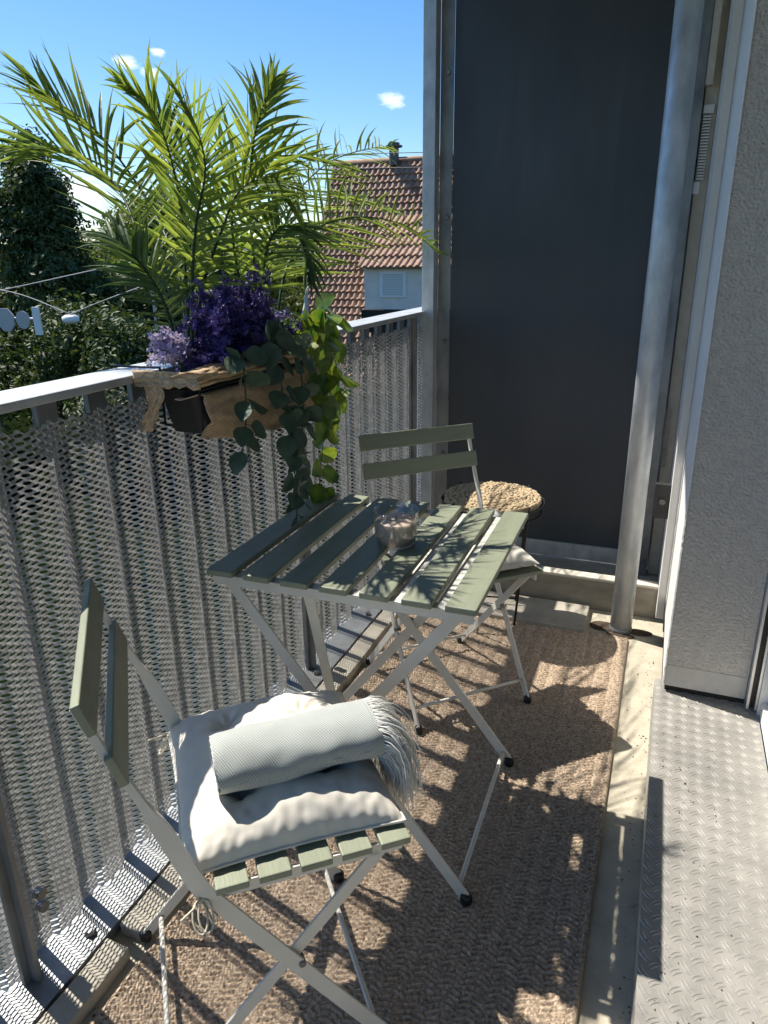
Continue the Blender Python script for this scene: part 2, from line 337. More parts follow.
paver(-.66, -.175, 2.37, 2.565, .026, 'pale grey concrete slab at the foot of the end kerb behind the rug', 9)

# end kerb
kb_e = empty('concrete_kerb', (-.45, 2.6, 0), 'concrete kerb with sunlit top across the far end of the balcony below the dark panel', 'kerb')
MB().box((-1.0, 2.587, .0), (.0593, 2.63, .1205)).build('kerb_face', mat('shaded_grimy_concrete', (.20, .18, .145), .95, 0, vscale=7, color2=(.33, .30, .24), bump=.5, bscale=150, bdist=.002, detail=12, vstretch=(1, 1, 2.5)), kb_e)  # shade of the front face put into a darker colour, with some weathering
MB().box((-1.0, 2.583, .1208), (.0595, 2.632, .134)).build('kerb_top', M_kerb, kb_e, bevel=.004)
kb2 = MB(); kb2.box((-1.0, 2.632, .0), (.5, 3.6, .045)); tag(kb2.build('far_floor', M_slab), kind='structure')
dm = MB()
for cx, cy, rx, ry in ((-.115, 2.46, .045, .035), (.012, 2.455, .045, .022), (-.05, 2.41, .05, .014)):
    dm.grid(10, 8, lambda u, v: (cx+rx*(2*u-1)*math.sqrt(max(0, 1-(2*v-1)**2*.9)), cy+ry*(2*v-1), .0045+.006*abs(noise.noise((u*6, v*6, cx)))*(1-(2*u-1)**2)*(1-(2*v-1)**2)))
tag(dm.build('dirt_patch', M_dirt, smooth=True), 'dark damp dirt gathered round the foot of the round pipe', 'dirt', kind='stuff')

# ------------------------------------------------------------------ railing
rl = empty('balcony_railing', (-1.0, 1.0, 0), 'grey corrugated expanded metal balcony railing with flat steel handrail', 'railing')
RX = -.995
y0r, y1r = -.6, 3.16
rb = MB(); rb.box((-1.055, y0r, 1.058), (-.952, 2.887, 1.074)); rb.box((-1.055, 2.8872, 1.0582), (-.965, 3.16, 1.0738)); rb.build('handrail', M_rail, rl, bevel=.003)
PER = .124; YB0 = .805-.63*0+0.0  # stripe on sill comes from bar: shift by -.18*dz
k = -12
while True:
    yb = .84+k*PER; k += 1
    if yb < y0r: continue
    if yb > 3.10: break
    b = MB(); b.box((-1.034, yb-.0105, .0305), (-1.026, yb+.0105, 1.005)); b.box((-1.036, yb-.023, 1.005), (-1.024, yb+.023, 1.0575)); b.box((-1.0385, yb-.023, .955), (-1.0343, yb+.023, 1.02))
    b.build('baluster', M_galvd, rl)
for yp in (.66, 1.80, 2.80):
    b = MB(); b.box((-.978, yp-.018, .0305), (-.970, yp+.018, 1.0575)); b.box((-.9695, yp-.004, .0305), (-.952, yp+.004, 1.0575))
    b.build('post', M_galvd, rl)
    for zz in (.16, .19):
        MB().tube([(-.9725, yp+.045, zz), (-.958, yp+.045, zz)], .011, 12).build('screw', M_bolt, rl)
# expanded metal: zig-zag strands, each a tilted ribbon, following a trapezoid fold
FD = .013
def fold(y):
    t = ((y-.84)/PER) % 1.0          # 0 at baluster centre (recess)
    if t < .20: return 0, 0
    if t < .30: return (t-.20)/.10*FD, 1
    if t < .70: return FD, 0
    if t < .80: return (1-(t-.70)/.10)*FD, -1
    return 0, 0
def make_mesh():
    mb = MB(); L = .0268; P = .0138           # cell length along the sheet, full pitch vertical
    ys = []; y = .30; pts = []; ds = L/6
    wall = 1+0.0
    while y < y1r:
        x, kd = fold(y); pts.append((y, x, kd)); y += ds/(math.sqrt(1+(FD/(.10*PER))**2) if kd else 1.0)
    z0, z1 = .034, 1.018
    nrow = int((z1-z0)/(P/2)); w = .0060
    tilt = R(47)
    for j in range(nrow):
        zc = z0+P/4+j*P/2; o = len(mb.v); ph = (j % 2)*3
        for i, (yy, x, kd) in enumerate(pts):
            q = (i+ph) % 6; dz = (-.25, -.25, 0, .25, .25, 0)[q]*P
            nrm = Vector((1, -kd*FD/(.10*PER)*.8, 0)).normalized()
            tl = tilt+(0, 0, .0, 0, 0, 0)[q]
            c = Vector((-math.cos(tl), 0, math.sin(tl)))
            p = Vector((RX-.007+x, yy, zc+dz)); ww = w*(1.35, 1.35, .58, 1.35, 1.35, .58)[q]
            mb.v.append(tuple(p-c*ww/2)); mb.v.append(tuple(p+c*ww/2))
        for i in range(len(pts)-1):
            a = o+2*i; mb.f.append((a, a+2, a+3, a+1)); mb.mi.append(0)
    return mb
make_mesh().build('mesh_infill', M_mesh, rl, solid=.0013)

# ------------------------------------------------------------------ end partition
pt = empty('partition_screen', (-.45, 2.95, 0), 'tall dark slate grey privacy panel in galvanised frame at balcony end', 'privacy screen')
MB().box((-.8595, 2.956, .115), (.0, 2.968, 2.619)).build('panel', M_panel, pt)
fr = MB(); fr.box((-.962, 2.89, .0465), (-.912, 2.95, 2.6195)); fr.build('post', M_galv, pt, bevel=.002)
fr = MB(); fr.box((-.9115, 2.949, .050), (-.860, 2.9555, 2.6195)); fr.build('flange', M_galvd, pt, bevel=.001)
fr = MB(); fr.box((-.8595, 2.945, .050), (-.0705, 2.9545, .117)); fr.build('bottom_rail', M_galv, pt)
fr = MB(); fr.box((-.070, 2.87, .046), (.013, 2.953, 2.6195)); fr.build('post', M_galvd, pt, bevel=.002)
for zz in (.47, .95, 1.43, 1.93, 2.4):
    MB().lathe([(0, .006), (.008, .006), (.010, 0)], 10).build('rivet', M_bolt, pt, local=True).matrix_local = Matrix.Translation((-.880+.45, 2.9485-2.95, zz)) @ Matrix.Rotation(R(90), 4, 'X')
pp = empty('steel_pipe', (-.047, 2.49, 0), 'thick round galvanised pipe standing in the right far corner', 'pipe')
MB().tube([(-.053, 2.455, .004), (-.053, 2.455, 1.2), (-.053, 2.455, 2.618)], .0375, 40).build('pipe_shaft', M_galv, pp, smooth=True)
MB().lathe([(.0378, 0), (.041, .004), (.040, .012), (.0378, .018)], 40, (-.053, 2.455, .002)).build('base_ring', M_galvd, pp, smooth=True)

# ------------------------------------------------------------------ house wall pier and trims on the right
wl = empty('house_wall', (.3, 2.2, 0), 'white rough plastered wall pier beside the balcony door, lit edge facing railing', 'wall')
b = MB(); b.box((.090, 1.922, .196), (.298, 2.50, 2.6195)); b.build('plaster_face', M_plaster, wl)
b = MB(); b.box((.091, 1.924, .128), (.298, 2.50, .1935)); b.build('plaster_base', M_plaster2, wl)
b = MB(); b.box((.0935, 1.93, .0), (.3, 2.50, .126)); b.build('shadow_strip', M_dark, wl)  # near-black strip painted in for the shadow line under the plaster
# ragged plaster edge, white side face
b = MB()
def ragged(u, v):
    z = .128+v*2.49
    return (.0865 if u < .5 else .0895, 1.9205+.010*0+(0 if u < .5 else 0)+.0035*noise.noise((z*60, 3, u)), z)
b.grid(1, 500, lambda u, v: (.0865+.0035*u, 1.9225-.0022*u+.0030*noise.noise((v*220, 3.1, 0))-.0012, .128+v*2.4915))
b.grid(6, 260, lambda u, v: (.0866+.0008*noise.noise((u*9, v*90, 7)), 1.9225+.60*u+(0 if u > 0 else .0030*noise.noise((v*220*260/260, 3.1, 0))-.0012), .128+v*2.4915))
b.build('white_side', M_wpaint, wl, smooth=True)
# trims and neighbour's wall behind the pier
tr = empty('wall_trim', (.06, 2.7, 0), 'cream and white vertical wall trim strips behind the plaster pier', 'wall trim')
b = MB(); b.box((.060, 2.503, .0455), (.0862, 2.9595, 2.6195)); b.build('white_strip', M_wpaint, tr, bevel=.002)
b = MB(); b.box((.017, 2.90, .0455), (.059, 2.94, 2.6195)); b.build('cream_strip', M_cream, tr, bevel=.002)
b = MB(); b.box((-.02, 2.97, .0455), (.40, 3.10, 2.6195)); b.box((.0868, 2.502, .0455), (.12, 2.9695, 2.6195)); b.build('backing', M_cream, tr)
b = MB()
for i in range(26): b.box((.014, 2.890, .50+i*.009), (.036, 2.8995, .5045+i*.009))
b.build('vent_grille', M_cream, tr)
b = MB()
for i in range(22): b.box((.020, 2.884, 1.52+i*.009), (.044, 2.8995, 1.5245+i*.009))
b.box((.018, 2.886, 1.72), (.050, 2.8995, 1.745)); b.box((.014, 2.886, 1.475), (.034, 2.8995, 1.512))
b.build('vent_grille', M_wpaint, tr)
b = MB(); b.box((.014, 2.86, 1.80), (.036, 2.8995, 2.618)); b.build('frame_edge', M_cream, tr)
bk = empty('wall_bracket', (.04, 2.56, .45), 'dark grey metal bracket plate with one bolt clamped to the white wall trim', 'bracket')
b = MB(); b.box((.008, 2.56, .405), (.066, 2.583, .53)); b.build('plate', mat('dark_bracket', (.06, .06, .06), .5, .5, var=.3, vscale=30), bk, bevel=.002)
b = MB(); b.tube([(.036, 2.5595, .468), (.036, 2.552, .468)], .010, 14); b.tube([(.036, 2.552, .468), (.036, 2.548, .468)], .005, 6); b.build('bolt', M_bolt, bk)

# checker plate step
cp = empty('checker_plate_step', (.2, 1.2, 0), 'silver checker plate step below the balcony door', 'step')
b = MB(); b.box((.0675, -.5, .104), (.331, 1.98, .110)); b.box((.0675, -.5, .001), (.0715, 1.98, .1035))
# raised duett bars
def arc_bar(mb, cx, cy, ang, ln=.0235, w=.0021, h=.0012, bow=.0026):
    n = 5; ca, sa = math.cos(ang), math.sin(ang); o = len(mb.v)
    for i in range(n+1):
        t = i/n*2-1; ww = w*math.sqrt(max(0.02, 1-t*t*.96)); l = t*ln/2; bo = bow*(1-t*t)
        for k_, hh in ((-1, 0), (-.35, h), (.35, h), (1, 0)):
            x = l; y = bo+k_*ww; mb.v.append((cx+x*ca-y*sa, cy+x*sa+y*ca, .1101+hh*math.sqrt(max(0.05, 1-t*t))))
    for i in range(n):
        for k_ in range(3):
            a = o+i*4+k_; mb.f.append((a, a+4, a+5, a+1)); mb.mi.append(0)
P_ = .0345
for i in range(-1, 9):
    for j in range(46):
        for off, ang in ((0, R(128)), (P_/2, R(36))):
            cx = .078+i*P_+off; cy = .52+j*P_+off
            if cy > 1.962 or cx > .322 or cx < .074: continue
            nx, ny = -math.sin(ang), math.cos(ang)
            for s2 in (-1, 1):
                arc_bar(b, cx+nx*s2*.0036, cy+ny*s2*.0036, ang, ln=.0265 if off == 0 else .022, w=.0023, h=.0016 if off == 0 else .0011)
b.build('plate_sheet', M_plate, cp)

# balcony door
dr = empty('balcony_door', (.35, 1.5, .11), 'balcony door edge with aluminium profile and black rubber seal at right border', 'door')
b = MB(); b.box((.300, 1.893, .118), (.3065, 1.93, 2.6195)); b.build('guide_rail', M_alu, dr)
b = MB(); b.box((.3068, 1.905, .118), (.3205, 1.935, 2.6195)); b.build('seal', M_rubber, dr)
b = MB(); b.box((.3208, 1.893, .118), (.327, 1.93, 2.6195)); b.build('guide_rail', M_alu, dr)
b = MB(); b.box((.334, -.6, .1105), (.349, 1.885, .150)); b.box((.3275, 1.8855, .1105), (.349, 1.94, 2.6195)); b.build('door_sill', M_wpaint, dr)
b = MB(); b.box((.350, 1.80, .1505), (.42, 1.93, 2.6195)); b.box((.350, -.6, .1505), (.42, 1.7995, .26)); b.build('door_frame', M_wpaint, dr, bevel=.003)
b = MB(); b.box((.38, -.6, .2605), (.395, 1.7995, 2.6195)); b.build('pane', M_dglass, dr)

# ------------------------------------------------------------------ rug
def rug():
    x0, x1, y0, y1 = -.822, -.022, .36, 2.385; nx, ny = 300, 640
    mb = MB(); c = .0230; p = .0125
    def fn(u, v):
        x = u*(x1-x0); y = v*(y1-y0)
        wob = .0022*noise.noise((y*3, x*2, .3))
        cxi = (x+wob)/c; i = math.floor(cxi); a = (cxi-i)*2-1
        dirn = 1 if i % 2 else -1
        jit = .35*noise.noise((i*1.7, y*55, 4))
        phs = (y+wob)/p+dirn*(cxi-i)*.75+jit+i*.37
        st = .5+.5*math.cos(2*math.pi*phs)
        h = (st**.75)*(1-abs(a)**4*.5)
        h = h*.0052+.0016*noise.noise((x*260, y*260, 2))
        edge = min(u, 1-u)*(x1-x0)
        if edge < .010: h = .005*math.sqrt(max(0, edge/.010))+.0006*math.cos(y/.006*3.14)
        X = x0+x+(.004*noise.noise((y*2.2, 9, 1))+.0014*noise.noise((y*14, 5, 1)))*(1 if u > .5 else 1)*abs(2*u-1)
        Y = y0+y-.050*(u)*v*0+.006*noise.noise((x*4, 3, v))*v + (.022*(1-u) if v > .9 else 0)*((v-.9)/.1)
        lift = .003*max(0, noise.noise((y*1.7, 1, 0)))*(1 if edge < .04 else 0)
        return (X, Y, .0075+h+lift*0)
    mb.grid(nx, ny, fn)
    n1 = nx+1; ring = list(range(n1))+[(k+1)*n1+nx for k in range(ny)]+[ny*n1+nx-1-j for j in range(nx)]+[(ny-1-k)*n1 for k in range(ny-1)]
    n0 = len(mb.v)
    for i in ring: x, y, z = mb.v[i]; mb.v.append((x, y, .0015))
    for i in range(len(ring)):
        j = (i+1) % len(ring); mb.f.append((ring[i], n0+i, n0+j, ring[j])); mb.mi.append(0)
    return tag(mb.build('braided_rug', M_rug, smooth=False), 'natural brown braided jute rug covering the balcony floor under table and chairs', 'rug')
rug()

# ------------------------------------------------------------------ folding table
TX, TY, TR = -.5415, 1.362, R(.92)
tb = empty('folding_table', (TX, TY, .012), 'small folding bistro table with olive wooden slats and beige steel legs', 'table', rz=TR)
ZT = .70-.012
p_ = .0821; ws = .0575
for i in range(7):
    xc = -.275+ws/2+i*p_
    MB().box((xc-ws/2, -.268, ZT-.013), (xc+ws/2, .268, ZT)).build('slat', M_green, tb, bevel=.0022, local=True)
b = MB()
for yy in (-.254, .248):
    b.box((-.268, yy-.003, ZT-.034), (.268, yy+.003, ZT-.0135)); b.box((-.268, yy+(.0032 if yy < 0 else -.022), ZT-.0165), (.268, yy+(.022 if yy < 0 else -.0032), ZT-.0135))
for xx in (-.275+ws+.0123, -.275+ws+.0123+p_*4, -.275+ws+.0123+p_*5):
    b.box((xx-.010, -.23, ZT-.0168), (xx+.010, .225, ZT-.0138))
b.build('frame', M_white, tb, local=True)
def leg(mb, a, bb, w=.026, t=.0055): mb.bar(a, bb, w, t, (1, 0, 0)) if False else mb.bar(a, bb, w, t, (bb[2]-a[2], 0, -(bb[0]-a[0])))
YN, YF = -.247, .212
zt = ZT-.03
for yy in (YN, YF):
    m_ = MB(); m_.bar((-.235, yy, zt), (.268, yy, .012), .024, .005, (1, 0, 1)); m_.build('leg', M_white, tb, local=True)
    m_ = MB(); m_.bar((.235, yy+.0065, zt), (-.268, yy+.0065, .012), .024, .005, (1, 0, -1)); m_.build('leg', M_white, tb, local=True)
for sx in (.262, -.262):
    MB().tube([(sx*.965, YN, .033), (sx*.965, YF, .033)], .0055, 10).build('stretcher', M_white, tb, smooth=True, local=True)
MB().bar((-.07, YN+.012, zt+.01), (-.07-.01, YN+.17, .20), .022, .004, (1, 0, 0)).build('brace', M_white, tb, local=True)
for sx in (.270, -.270):
    for yy in (YN, YF):
        MB().lathe([(0, 0), (.011, 0), (.013, .004), (.013, .018), (.010, .024), (0, .024)], 14, (sx, yy, -.002)).build('foot_cap', M_rubber, tb, smooth=True, local=True)
MB().tube([(0.0, YN-.006, zt/2+.01), (0.0, YN+.012, zt/2+.01)], .006, 10).build('rivet', M_bolt, tb, local=True)

# ------------------------------------------------------------------ folding chair (local: +Y forward, origin under the rear seat edge centre)
def make_chair(loc, ang, label):
    t = empty('folding_chair', loc, label, 'chair', 'folding bistro chairs at the table', rz=ang-math.pi/2)
    W2 = .182
    for sx in (-1, 1):
        x = sx*W2
        m_ = MB(); n_out = (0, 1, 0)
        # long strip: foot -> seat joint, bend, back (twisted neck, narrower upper tube)
        m_.strip([(x, .243, .012), (x, .10, .231), (x, -.022, .419), (x, -.038, .446), (x, -.050, .478), (x, -.076, .556), (x, -.083, .575), (x-sx*.001, -.090, .592), (x-sx*.002, -.096, .607), (x-sx*.004, -.134, .700), (x-sx*.005, -.156, .766)],
                 [.0245, .0245, .0245, .0255, .025, .0245, .021, .015, .0115, .0115, .0115], [.005, .005, .005, .005, .005, .005, .0058, .0075, .0085, .0085, .0085], (1, 0, 0))
        m_.build('back_leg_frame', M_white, t, local=True, bevel=.0008)
        m_ = MB(); xi = x-sx*.010
        m_.bar((xi, -.150, .012), (xi, .226, .418), .021, .005, (0, 1, -1)); m_.build('leg', M_white, t, local=True, bevel=.0008)
        m_ = MB(); m_.box((xi-.0025, -.040, .412), (xi+.0025, .262, .432)); m_.build('seat_rail', M_white, t, local=True)
        MB().tube([(x+sx*.0055, .095, .252), (xi-sx*.003, .095, .252)], .0055, 10).build('rivet', M_bolt, t, local=True)
        for yy in (.246, -.153):
            xx = x if yy > 0 else xi
            MB().lathe([(0, 0), (.010, 0), (.012, .004), (.012, .018), (.009, .023), (0, .023)], 14, (xx, yy, -.002)).build('foot_cap', M_rubber, t, smooth=True, local=True)
    MB().tube([(-W2+.01, -.120, .046), (W2-.01, -.120, .046)], .0048, 8).build('stretcher', M_white, t, smooth=True, local=True)
    MB().tube([(-W2, .212, .058), (W2, .212, .058)], .0048, 8).build('stretcher', M_white, t, smooth=True, local=True)
    for i in range(5):
        yc = .004+i*.0608
        MB().box((-.190, yc-.0235, .4325), (.190, yc+.0235, .4445)).build('seat_slat', M_greenx, t, bevel=.002, local=True)
    for zc, yc in ((.752, -.147), (.671, -.120)):
        MR = Matrix.Translation((0, yc, zc)) @ Matrix.Rotation(R(18), 4, 'X')
        MB().box((-.191, -.006, -.024), (.191, .006, .024), MR).build('back_slat', M_greenx, t, bevel=.002, local=True)
    return t
F1 = Vector((math.cos(R(40.2)), math.sin(R(40.2)), 0)); S1 = Vector((-F1.y, F1.x, 0))
r0 = Vector((-.488, .635, .012))
CH1 = r0+S1*.190
A1 = R(40.2)
ch1 = make_chair(CH1, A1, 'near folding chair with olive slats carrying white cushion and rolled throw')
A2 = math.atan2(-.717, .698)
F2 = Vector((math.cos(A2), math.sin(A2), 0)); S2 = Vector((-F2.y, F2.x, 0))
CH2 = Vector((-.414, 1.752, .012))-F2*.243
ch2 = ch1.copy(); col.objects.link(ch2); ch2.location = CH2; ch2.rotation_euler.z = A2-math.pi/2
ch2['label'] = 'far folding chair with olive slats in front of the dark panel, behind the table'
for o in list(ch1.children):
    c = o.copy(); col.objects.link(c); c.parent = ch2
    
# ------------------------------------------------------------------ cushions
def cushion_mesh(cx, cy, cz, F, S, a, b, th, seed, tilt=0.0, tufts=((.33, .33), (.67, .33), (.33, .67), (.67, .67))):
    mb = MB(); N = 90
    def H(u, v):
        x = 2*u-1; y = 2*v-1
        e = max(0, (1-abs(x)**2.8))**.50*max(0, (1-abs(y)**2.8))**.50
        h = e
        for (tu, tv) in tufts:
            d = math.hypot((u-tu)*1.0, (v-tv)*1.0); h -= (.52*math.exp(-(d/.070)**2)+.20*math.exp(-(d/.17)**2))*(1 if tv < .5 else .35)
        ang = 0
        for (tu, tv) in tufts:
            d = math.hypot(u-tu, v-tv)+1e-4; a_ = math.atan2(v-tv, u-tu)
            h += .055*math.sin(a_*6+seed)*math.exp(-(d/.13)**2)
        h += .12*noise.noise((u*4+seed, v*4, 0))*e+.05*noise.noise((u*12, v*12+seed, 3))*e+.05*abs(noise.noise((u*7+3*v, v*9-2*u, seed)))*e
        # puckers along the border
        bd = min(u, 1-u, v, 1-v)
        h += .09*noise.noise((u*26, v*26, seed))*math.exp(-bd/.08)
        return max(h, 0)
    def P(u, v, top):
        x = 2*u-1; y = 2*v-1
        # slightly pinched sides, pointed corners
        px = x*(1-.05*(1-abs(y)**2))*(1+.008*noise.noise((v*9, 1, seed))); py = y*(1-.05*(1-abs(x)**2))*(1+.008*noise.noise((u*9, 5, seed)))
        h = H(u, v)*th*(1 if top else -.35)
        q = Vector((cx, cy, cz))+F*(px*a/2)+S*(py*b/2)
        q.z += h+tilt*px
        return q
    mb.grid(N, N, lambda u, v: P(u, v, True)); mb.grid(N, N, lambda u, v: P(1-u, v, False))
    return mb
CC = CH1+F1*.104+S1*.020
cu = cushion_mesh(CC.x, CC.y, .464, F1, S1, .335, .366, .074, 3.0, tufts=((.30, .30), (.72, .33), (.30, .72), (.70, .72)))
cu_e = empty('seat_cushion', (CC.x, CC.y, .457), 'thick tufted natural white seat cushion on the near folding chair', 'cushion')
cu.build('pad', M_cushion, cu_e, smooth=True)
# piping seam
b = MB()
seam = []
for k_ in range(160):
    t_ = k_/160*4; s_i = int(t_); w_ = t_-s_i
    u, v = [(w_, 0), (1, w_), (1-w_, 1), (0, 1-w_)][s_i]
    x = 2*u-1; y = 2*v-1; px = x*(1-.05*(1-abs(y)**2)); py = y*(1-.05*(1-abs(x)**2))
    q = Vector((CC.x, CC.y, .464))+F1*(px*.335/2)+S1*(py*.366/2); seam.append(q)
b.tube(seam+[seam[0]], .0028, 6, cap=False); b.build('piping', M_cushion, cu_e, smooth=True)
def tie(corner, out, dn, side, parent):
    mb = MB(); c0 = Vector(corner)
    # two-loop bow and hanging tail
    for s in (1, -1):
        pts = [c0]
        for k_ in range(1, 13):
            a = k_/12*2*math.pi
            pts.append(c0+out*(.022*(1-math.cos(a))*.6)+side*s*(.010*math.sin(a)+.004)+Vector((0, 0, -.034*(1-math.cos(a))*.5-.004)))
        mb.tube(pts, .0016, 6)
    mb.tube([c0+Vector((0, 0, 0)), c0+side*.012+Vector((0, 0, -.05)), c0+side*.016+Vector((0, 0, -dn*.6)), c0+side*.022+Vector((0, 0, -dn))], .0022, 6)
    mb.tube([c0, c0-side*.012+out*.02+Vector((0, 0, .004)), c0-side*.028+out*.04+Vector((0, 0, .012))], .0018, 6)
    mb.build('tie', M_string, parent, smooth=True)
tie(CH1+S1*.178-F1*.055+Vector((0, 0, .458)), -F1, .20, S1, cu_e)
tie(CH1-S1*.184-F1*.040+Vector((0, 0, .432)), -S1, .05, F1, cu_e)
# far chair cushion
C2 = CH2+F2*.10
cb = cushion_mesh(C2.x, C2.y, .474, F2, S2, .33, .36, .06, 8.0)
cu2 = empty('seat_cushion', (C2.x, C2.y, .457), 'white seat cushion on the far folding chair, mostly hidden by the table top', 'cushion')
cb.build('pad', M_cushion, cu2, smooth=True)

# ------------------------------------------------------------------ rolled throw with fringe
def throw(A, B, rad, label, flen, seed, parent_name='rolled_throw', nf=150, fall=Vector((0, 0, -1))):
    A = Vector(A); B = Vector(B); ax = (B-A); Ln = ax.length; ax.normalize(); zz = Vector((0, 0, 1)); sd = ax.cross(zz).normalized(); upv = sd.cross(ax)
    e = empty(parent_name, (A+B)/2-Vector((0, 0, rad)), label, 'throw blanket')
    mb = MB(); nu, nv = 70, 72; mb.uv = []
    def prof(t):                      # spiral end: slightly flattened roll
        a = t*2*math.pi
        r = rad*(1+.05*math.cos(2*a)+.03*math.sin(a*3+seed))
        return a, r
    for j in range(nv+1):
        for i in range(nu+1):
            u = i/nu; a, r = prof(j/nv)
            r *= 1+.10*noise.noise((u*3, math.cos(a)*1.2, math.sin(a)*1.2+seed))+.035*noise.noise((u*9, a*1.5, seed))-.05*math.exp(-(u/.03)**2)-.02*math.exp(-((1-u)/.03)**2)
            p = A+ax*(Ln*u+.006*noise.noise((a, seed, 1)))+sd*(r*math.cos(a))+upv*(r*.80*math.sin(a))
            mb.v.append(tuple(p)); mb.uv.append((u*Ln*8, j/nv*2*math.pi*rad*8))
    for j in range(nv):
        for i in range(nu):
            a = j*(nu+1)+i; mb.f.append((a, a+1, a+nu+2, a+nu+1)); mb.mi.append(0)
    mb.build('cloth_roll', M_throw, e, smooth=True)
    # end spirals (layer edges)
    for end, base in ((0, A), (1, B)):
        sp = MB()
        pts = []
        for k_ in range(120):
            t = k_/120; a = t*2*math.pi*4.2; r = rad*.93*(1-t*.95)
            pts.append(base+ax*(.001 if end else -.001)*(1)+sd*(r*math.cos(a))+upv*(r*.80*math.sin(a)))
        for k_ in range(len(pts)-1):
            w = ax*(-.010 if end else .010); i0 = len(sp.v)
            sp.v += [tuple(pts[k_]), tuple(pts[k_+1]), tuple(pts[k_+1]+w), tuple(pts[k_]+w)]; sp.f.append((i0, i0+1, i0+2, i0+3)); sp.mi.append(0)
        c0 = len(sp.v); sp.v.append(tuple(base+ax*(-.009 if end else .009)))
        for k_ in range(24):
            a = k_/24*2*math.pi; sp.v.append(tuple(base+ax*(-.009 if end else .009)+sd*(rad*.96*math.cos(a))+upv*(rad*.78*math.sin(a))))
        for k_ in range(24): sp.f.append((c0, c0+1+k_, c0+1+(k_+1) % 24)); sp.mi.append(0)
        sp.build('roll_end', mat('throw_inner', (0.5, 0.53, 0.53), .95, var=.2, vscale=120), e)
    fb = MB(); rr = random.Random(seed)
    for k_ in range(nf):
        a = rr.uniform(0, 2*math.pi); r = rad*rr.choice((1.0, .98, .95, .7, .45))
        s0 = B+sd*(r*math.cos(a))+upv*(r*.80*math.sin(a))-ax*.004
        ln = flen*rr.uniform(.75, 1.1)*(1.15 if math.sin(a) > 0 else .9)
        d = (ax*rr.uniform(.7, 1.2)+(sd*math.cos(a)+upv*math.sin(a))*rr.uniform(.15, .45)+Vector((rr.uniform(-.2, .2), rr.uniform(-.2, .2), 0))).normalized()
        pts = []; p = s0.copy(); vel = d.copy(); n = 8
        for q in range(n+1):
            pts.append(p.copy()); vel = (vel+fall*.48+Vector((rr.uniform(-.22, .22), rr.uniform(-.22, .22), rr.uniform(-.1, .1)))).normalized(); p = p+vel*(ln/n)
        fb.tube(pts, [.0007, .0009, .0009, .0008, .0008, .0007, .0007, .0006, .0004], 4)
    fb.build('fringe', M_fringe, e, smooth=True)
    return e
ZR = .549
throw((-.580, .748, ZR), (-.388, .921, ZR+.002), .053, 'pale grey herringbone throw rolled on the near white cushion, fringe hanging right', .125, 2, nf=750)
f0 = CH2+F2*.12
throw(f0-S2*.10+Vector((0, 0, .548)), f0+S2*.115+Vector((0, 0, .552)), .040, 'white fringed throw on the far chair cushion, peeking out beside the table edge', .085, 5, nf=110)

# ------------------------------------------------------------------ candle glass
cg = empty('candle_glass', (-.500, 1.338, .7005), 'clear glass bowl holding a beige candle on the olive table', 'candle')
MB().lathe([(0, .0002), (.034, .0002), (.040, .004), (.0455, .030), (.048, .078), (.0475, .0795), (.046, .078), (.0432, .032), (.038, .0075), (.030, .0065), (0, .0065)], 48, (-.500, 1.338, .7005)).build('glass_bowl', M_glass, cg, smooth=True)
MB().lathe([(0, .0072), (.036, .0078), (.0405, .022), (.0430, .040), (.0438, .055), (.0430, .057), (0, .0555)], 48, (-.500, 1.338, .7005)).build('wax', M_wax, cg, smooth=True)
MB().tube([(-.5, 1.338, .7565), (-.499, 1.339, .766)], .001, 6).build('wick', M_black, cg)

# ------------------------------------------------------------------ black wire stool with woven cushion
SX, SY, SZ, SR = -.525, 2.385, .455, .175
st = empty('wire_stool', (SX, SY, .0), 'round black wire stool in the far corner under a woven seat pad', 'stool')
b = MB(); ring = lambda r, z, n=48: [(SX+r*math.cos(2*math.pi*k/n), SY+r*math.sin(2*math.pi*k/n), z) for k in range(n+1)]
b.tube(ring(SR+.006, SZ+.012), .0035, 8, cap=False); b.tube(ring(SR-.004, SZ-.022), .0035, 8, cap=False); b.build('top_ring', M_black, st, smooth=True)
MB().lathe([(0, -.012), (SR-.01, -.012), (SR+.002, .006), (SR+.004, .012), (SR-.001, .012), (SR-.012, -.006), (0, -.006)], 48, (SX, SY, SZ)).build('tray', M_black, st, smooth=True)
for k_ in range(4):
    a = R(-35+90*k_); ca, sa = math.cos(a), math.sin(a)
    MB().tube([(SX+(SR+.004)*ca, SY+(SR+.004)*sa, SZ+.035), (SX+(SR)*ca, SY+(SR)*sa, SZ-.02), (SX+(SR-.035)*ca, SY+(SR-.035)*sa, .031 if k_ in (1, 2) else .031)], .0042, 8).build('leg', M_black, st, smooth=True)
b = MB()
for k_ in range(4):
    a = R(-35+90*k_); a2 = a+R(90); r = SR-.026
    b.tube([(SX+r*math.cos(a), SY+r*math.sin(a), .14), (SX+r*math.cos(a2), SY+r*math.sin(a2), .14)], .003, 6)
b.build('stretcher', M_black, st, smooth=True)
sp = MB(); rr = random.Random(4)
